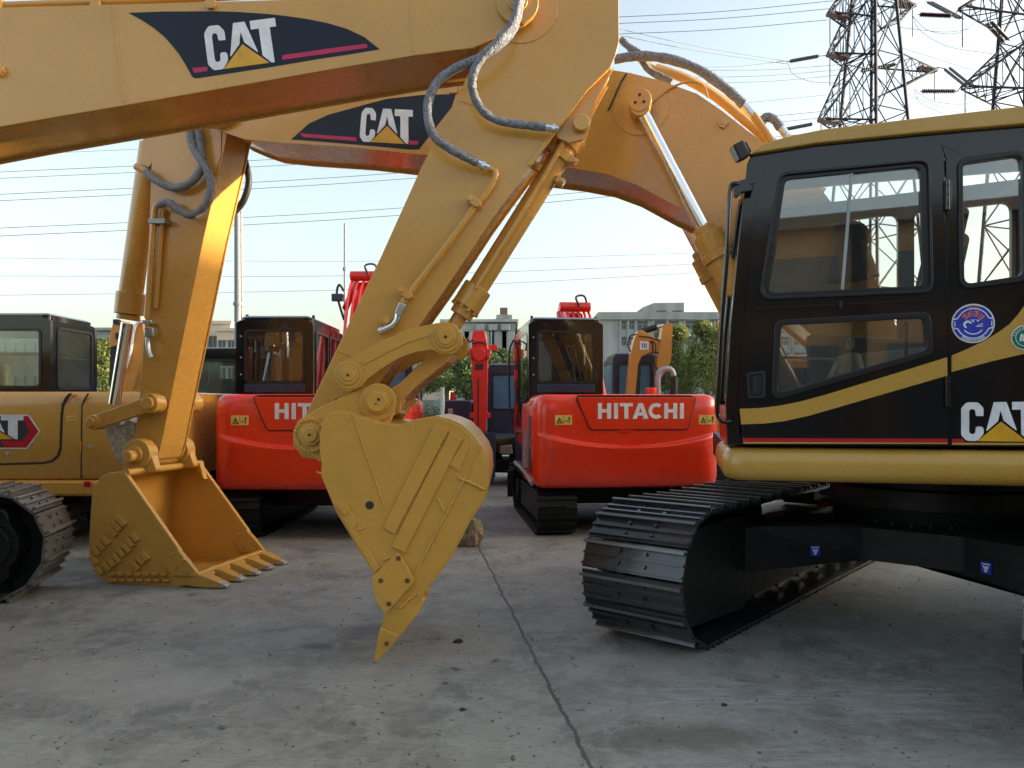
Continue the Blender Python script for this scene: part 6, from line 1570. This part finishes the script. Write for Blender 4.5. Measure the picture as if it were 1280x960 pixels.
for p_, q_, o_ in (((1016, 155, 79), (1023, 150.5, 79.5), pL), ((1024, 70, 79), (1036, 69, 79.5), pL), ((1192, 20, 66.5), (1200, 9, 66), pR), ((1197, 114, 66.5), (1205, 103, 66), pR), ((1171, 84, 78), (1182, 86, 77), pL), ((1212, 110, 72), (1205, 104, 67), pR)):
    MB().cyl(W(*p_), W(*q_), .05, n=6).build('insulator_link', M['insul_grey'], o_)
# wires
def wire(pts, label, r=.03, grp='overhead power lines', n=8):
    mb = MB(); mb.tube([W(*p) for p in pts], r*.75, n=5, sm=n); o = mb.build('power_line', M['wire'], None, ang=80); tag(o, label, 'power line', grp)
def sagwire(x0, y0, x1, y1, Y0, Y1, label, r=.03, sag=3):
    wire([(x0, y0, Y0), ((x0+x1)/2, (y0+y1)/2+sag, (Y0+Y1)/2), (x1, y1, Y1)], label, r)
k = 0
for (y0, y1, r) in ((194, 140, .022), (215, 160, .032), (223, 168, .03), (243, 186, .034), (251, 194, .034), (285, 232, .034), (295, 240, .036)):
    sagwire(-60, y0+3, 1062, y1-24, 60, 79, 'dark power line crossing the left sky behind both booms', r, 12)
for (y0, y1, r) in ((322, 300, .02), (345, 312, .024), (370, 320, .024)):
    sagwire(-60, y0, 1062, y1+10, 62, 79, 'thin faint power line low in the sky passing behind the slanting arm', r, 10)
for (a, b) in (((760, 22, 76), (1042, 1, 79)), ((760, 30, 76), (1046, 10, 79)), ((760, 43, 76), (1034, 25, 79))):
    sagwire(*a[:2], *b[:2], a[2], b[2], 'power line reaching the top arm of the left pylon', .04, 3)
for (a, b) in (((765, 34, 60), (984, 77, 78)), ((765, 42, 60), (984, 80, 78)), ((860, 84, 70), (984, 76, 78)), ((870, 88, 70), (1060, 80, 79)), ((860, 97, 70), (1062, 86, 79)), ((880, 104, 70), (1066, 92, 79))):
    sagwire(*a[:2], *b[:2], a[2], b[2], 'power line slanting towards the middle arm of the left pylon', .035, 3)
for pts in ([(984, 77, 78), (992, 93, 78), (1015, 102, 78), (1050, 104, 79)], [(1141, 20, 78), (1150, 38, 77), (1185, 58, 76), (1245, 68, 70)], [(1141, 20, 78), (1160, 38, 77), (1195, 42, 76), (1216, 30, 72)], [(1143, 112, 78), (1150, 128, 77), (1180, 143, 76)], [(1143, 112, 78), (1165, 126, 77), (1205, 130, 75), (1230, 118, 70)], [(1122, 34, 79), (1180, 40, 78), (1214, 36, 74)], [(980, 162, 78), (990, 170, 78), (1005, 168, 78)]):
    wire(pts, 'looped jumper cable hanging between pylon insulators', .03, 'jumper cables at the pylons')
for (a, b) in (((1128, 116, 78), (1300, 175, 50)), ((1128, 60, 78), (1300, 110, 50))):
    sagwire(*a[:2], *b[:2], a[2], b[2], 'thin cable running from the left pylon towards the right edge', .022, 2)

# ================================================================= one mesh per separate piece
def split_islands(o):
    bm = bmesh.new(); bm.from_mesh(o.data); bm.faces.ensure_lookup_table()
    seen = set(); isl = []
    for fc in bm.faces:
        if fc.index in seen: continue
        st = [fc]; seen.add(fc.index); cur = []
        while st:
            x = st.pop(); cur.append(x.index)
            for v_ in x.verts:
                for y in v_.link_faces:
                    if y.index not in seen: seen.add(y.index); st.append(y)
        isl.append(set(cur))
    bm.free()
    if len(isl) < 2: return
    for k_, I in enumerate(isl):
        b = bmesh.new(); b.from_mesh(o.data); b.faces.ensure_lookup_table()
        bmesh.ops.delete(b, geom=[f_ for f_ in b.faces if f_.index not in I], context='FACES')
        me = bpy.data.meshes.new(o.name.split('.')[0]); b.to_mesh(me); b.free()
        for m_ in o.data.materials: me.materials.append(m_)
        me.set_sharp_from_angle(angle=R(35))
        if k_ == 0: first = me; continue
        n_ = o.copy(); n_.name = o.name.split('.')[0]; n_.data = me; COL.objects.link(n_)
    o.data = first
SPLIT = {'pipe_clamp', 'clamp', 'pipe_bracket', 'pipe_coupling', 'cylinder_bracket', 'edge_bar', 'weld_seam', 'wear_strip', 'bolt', 'bolt_hole', 'pin_bolt', 'boom_sticker', 'pin_hole', 'lock', 'lug', 'screw', 'marker', 'roof_vent', 'drain_pipe', 'door_bead', 'headlining', 'latch', 'inner_bar', 'window_latch', 'pilaster', 'console'}
for o in list(bpy.data.objects):
    if o.type == 'MESH' and o.name.split('.')[0] in SPLIT: split_islands(o)
# ================================================================= keep the hierarchy three deep
def depth(o):
    d = 0
    while o.parent: o = o.parent; d += 1
    return d
for o in list(bpy.data.objects):
    while depth(o) > 2: o.parent = o.parent.parent

# ================================================================= camera, sky, sun
cam = bpy.data.cameras.new('camera'); co = bpy.data.objects.new('camera', cam); COL.objects.link(co)
co.location = (0, 0, CH); co.rotation_euler = (R(90), 0, 0)
cam.sensor_width = 36; cam.lens = 27; cam.shift_y = 25/1280; cam.clip_end = 3000; cam.clip_start = .05
scene.camera = co
SUN_EL, SUN_AZ = 9.0, 4.0      # azimuth measured from +X towards +Y
wd = bpy.data.worlds.new('World'); scene.world = wd; wd.use_nodes = True
nt = wd.node_tree; bg = nt.nodes['Background']
sky = nt.nodes.new('ShaderNodeTexSky'); sky.sky_type = 'NISHITA'; sky.sun_disc = False
sky.sun_elevation = R(SUN_EL); sky.sun_rotation = R(90-SUN_AZ); sky.air_density = 1.0; sky.dust_density = 3.5; sky.ozone_density = 1.6; sky.altitude = 0
hs = nt.nodes.new('ShaderNodeHueSaturation'); hs.inputs['Saturation'].default_value = .72; nt.links.new(sky.outputs[0], hs.inputs['Color']); wb_ = nt.nodes.new('ShaderNodeMix'); wb_.data_type = 'RGBA'; wb_.blend_type = 'MULTIPLY'; wb_.inputs[0].default_value = 1; wb_.inputs[7].default_value = (1.04, 1.0, .925, 1); nt.links.new(hs.outputs[0], wb_.inputs[6]); nt.links.new(wb_.outputs[2], bg.inputs[0]); bg.inputs[1].default_value = SKYS
sl = bpy.data.lights.new('sun', 'SUN'); so = bpy.data.objects.new('sun', sl); COL.objects.link(so)
sl.energy = SUNS; sl.angle = R(.6); sl.color = (1, .84, .62)
d = Vector((math.cos(R(SUN_AZ))*math.cos(R(SUN_EL)), math.sin(R(SUN_AZ))*math.cos(R(SUN_EL)), math.sin(R(SUN_EL))))
so.rotation_euler = d.to_track_quat('Z', 'Y').to_euler()
scene.view_settings.view_transform = 'Standard'; scene.view_settings.look = 'None'; scene.view_settings.gamma = 1; scene.view_settings.use_curve_mapping = False
scene.view_settings.exposure = EXPO
scene.render.engine = 'CYCLES'
scene.render.resolution_x = 1024; scene.render.resolution_y = 768
scene.cycles.max_bounces = 8; scene.cycles.transparent_max_bounces = 16
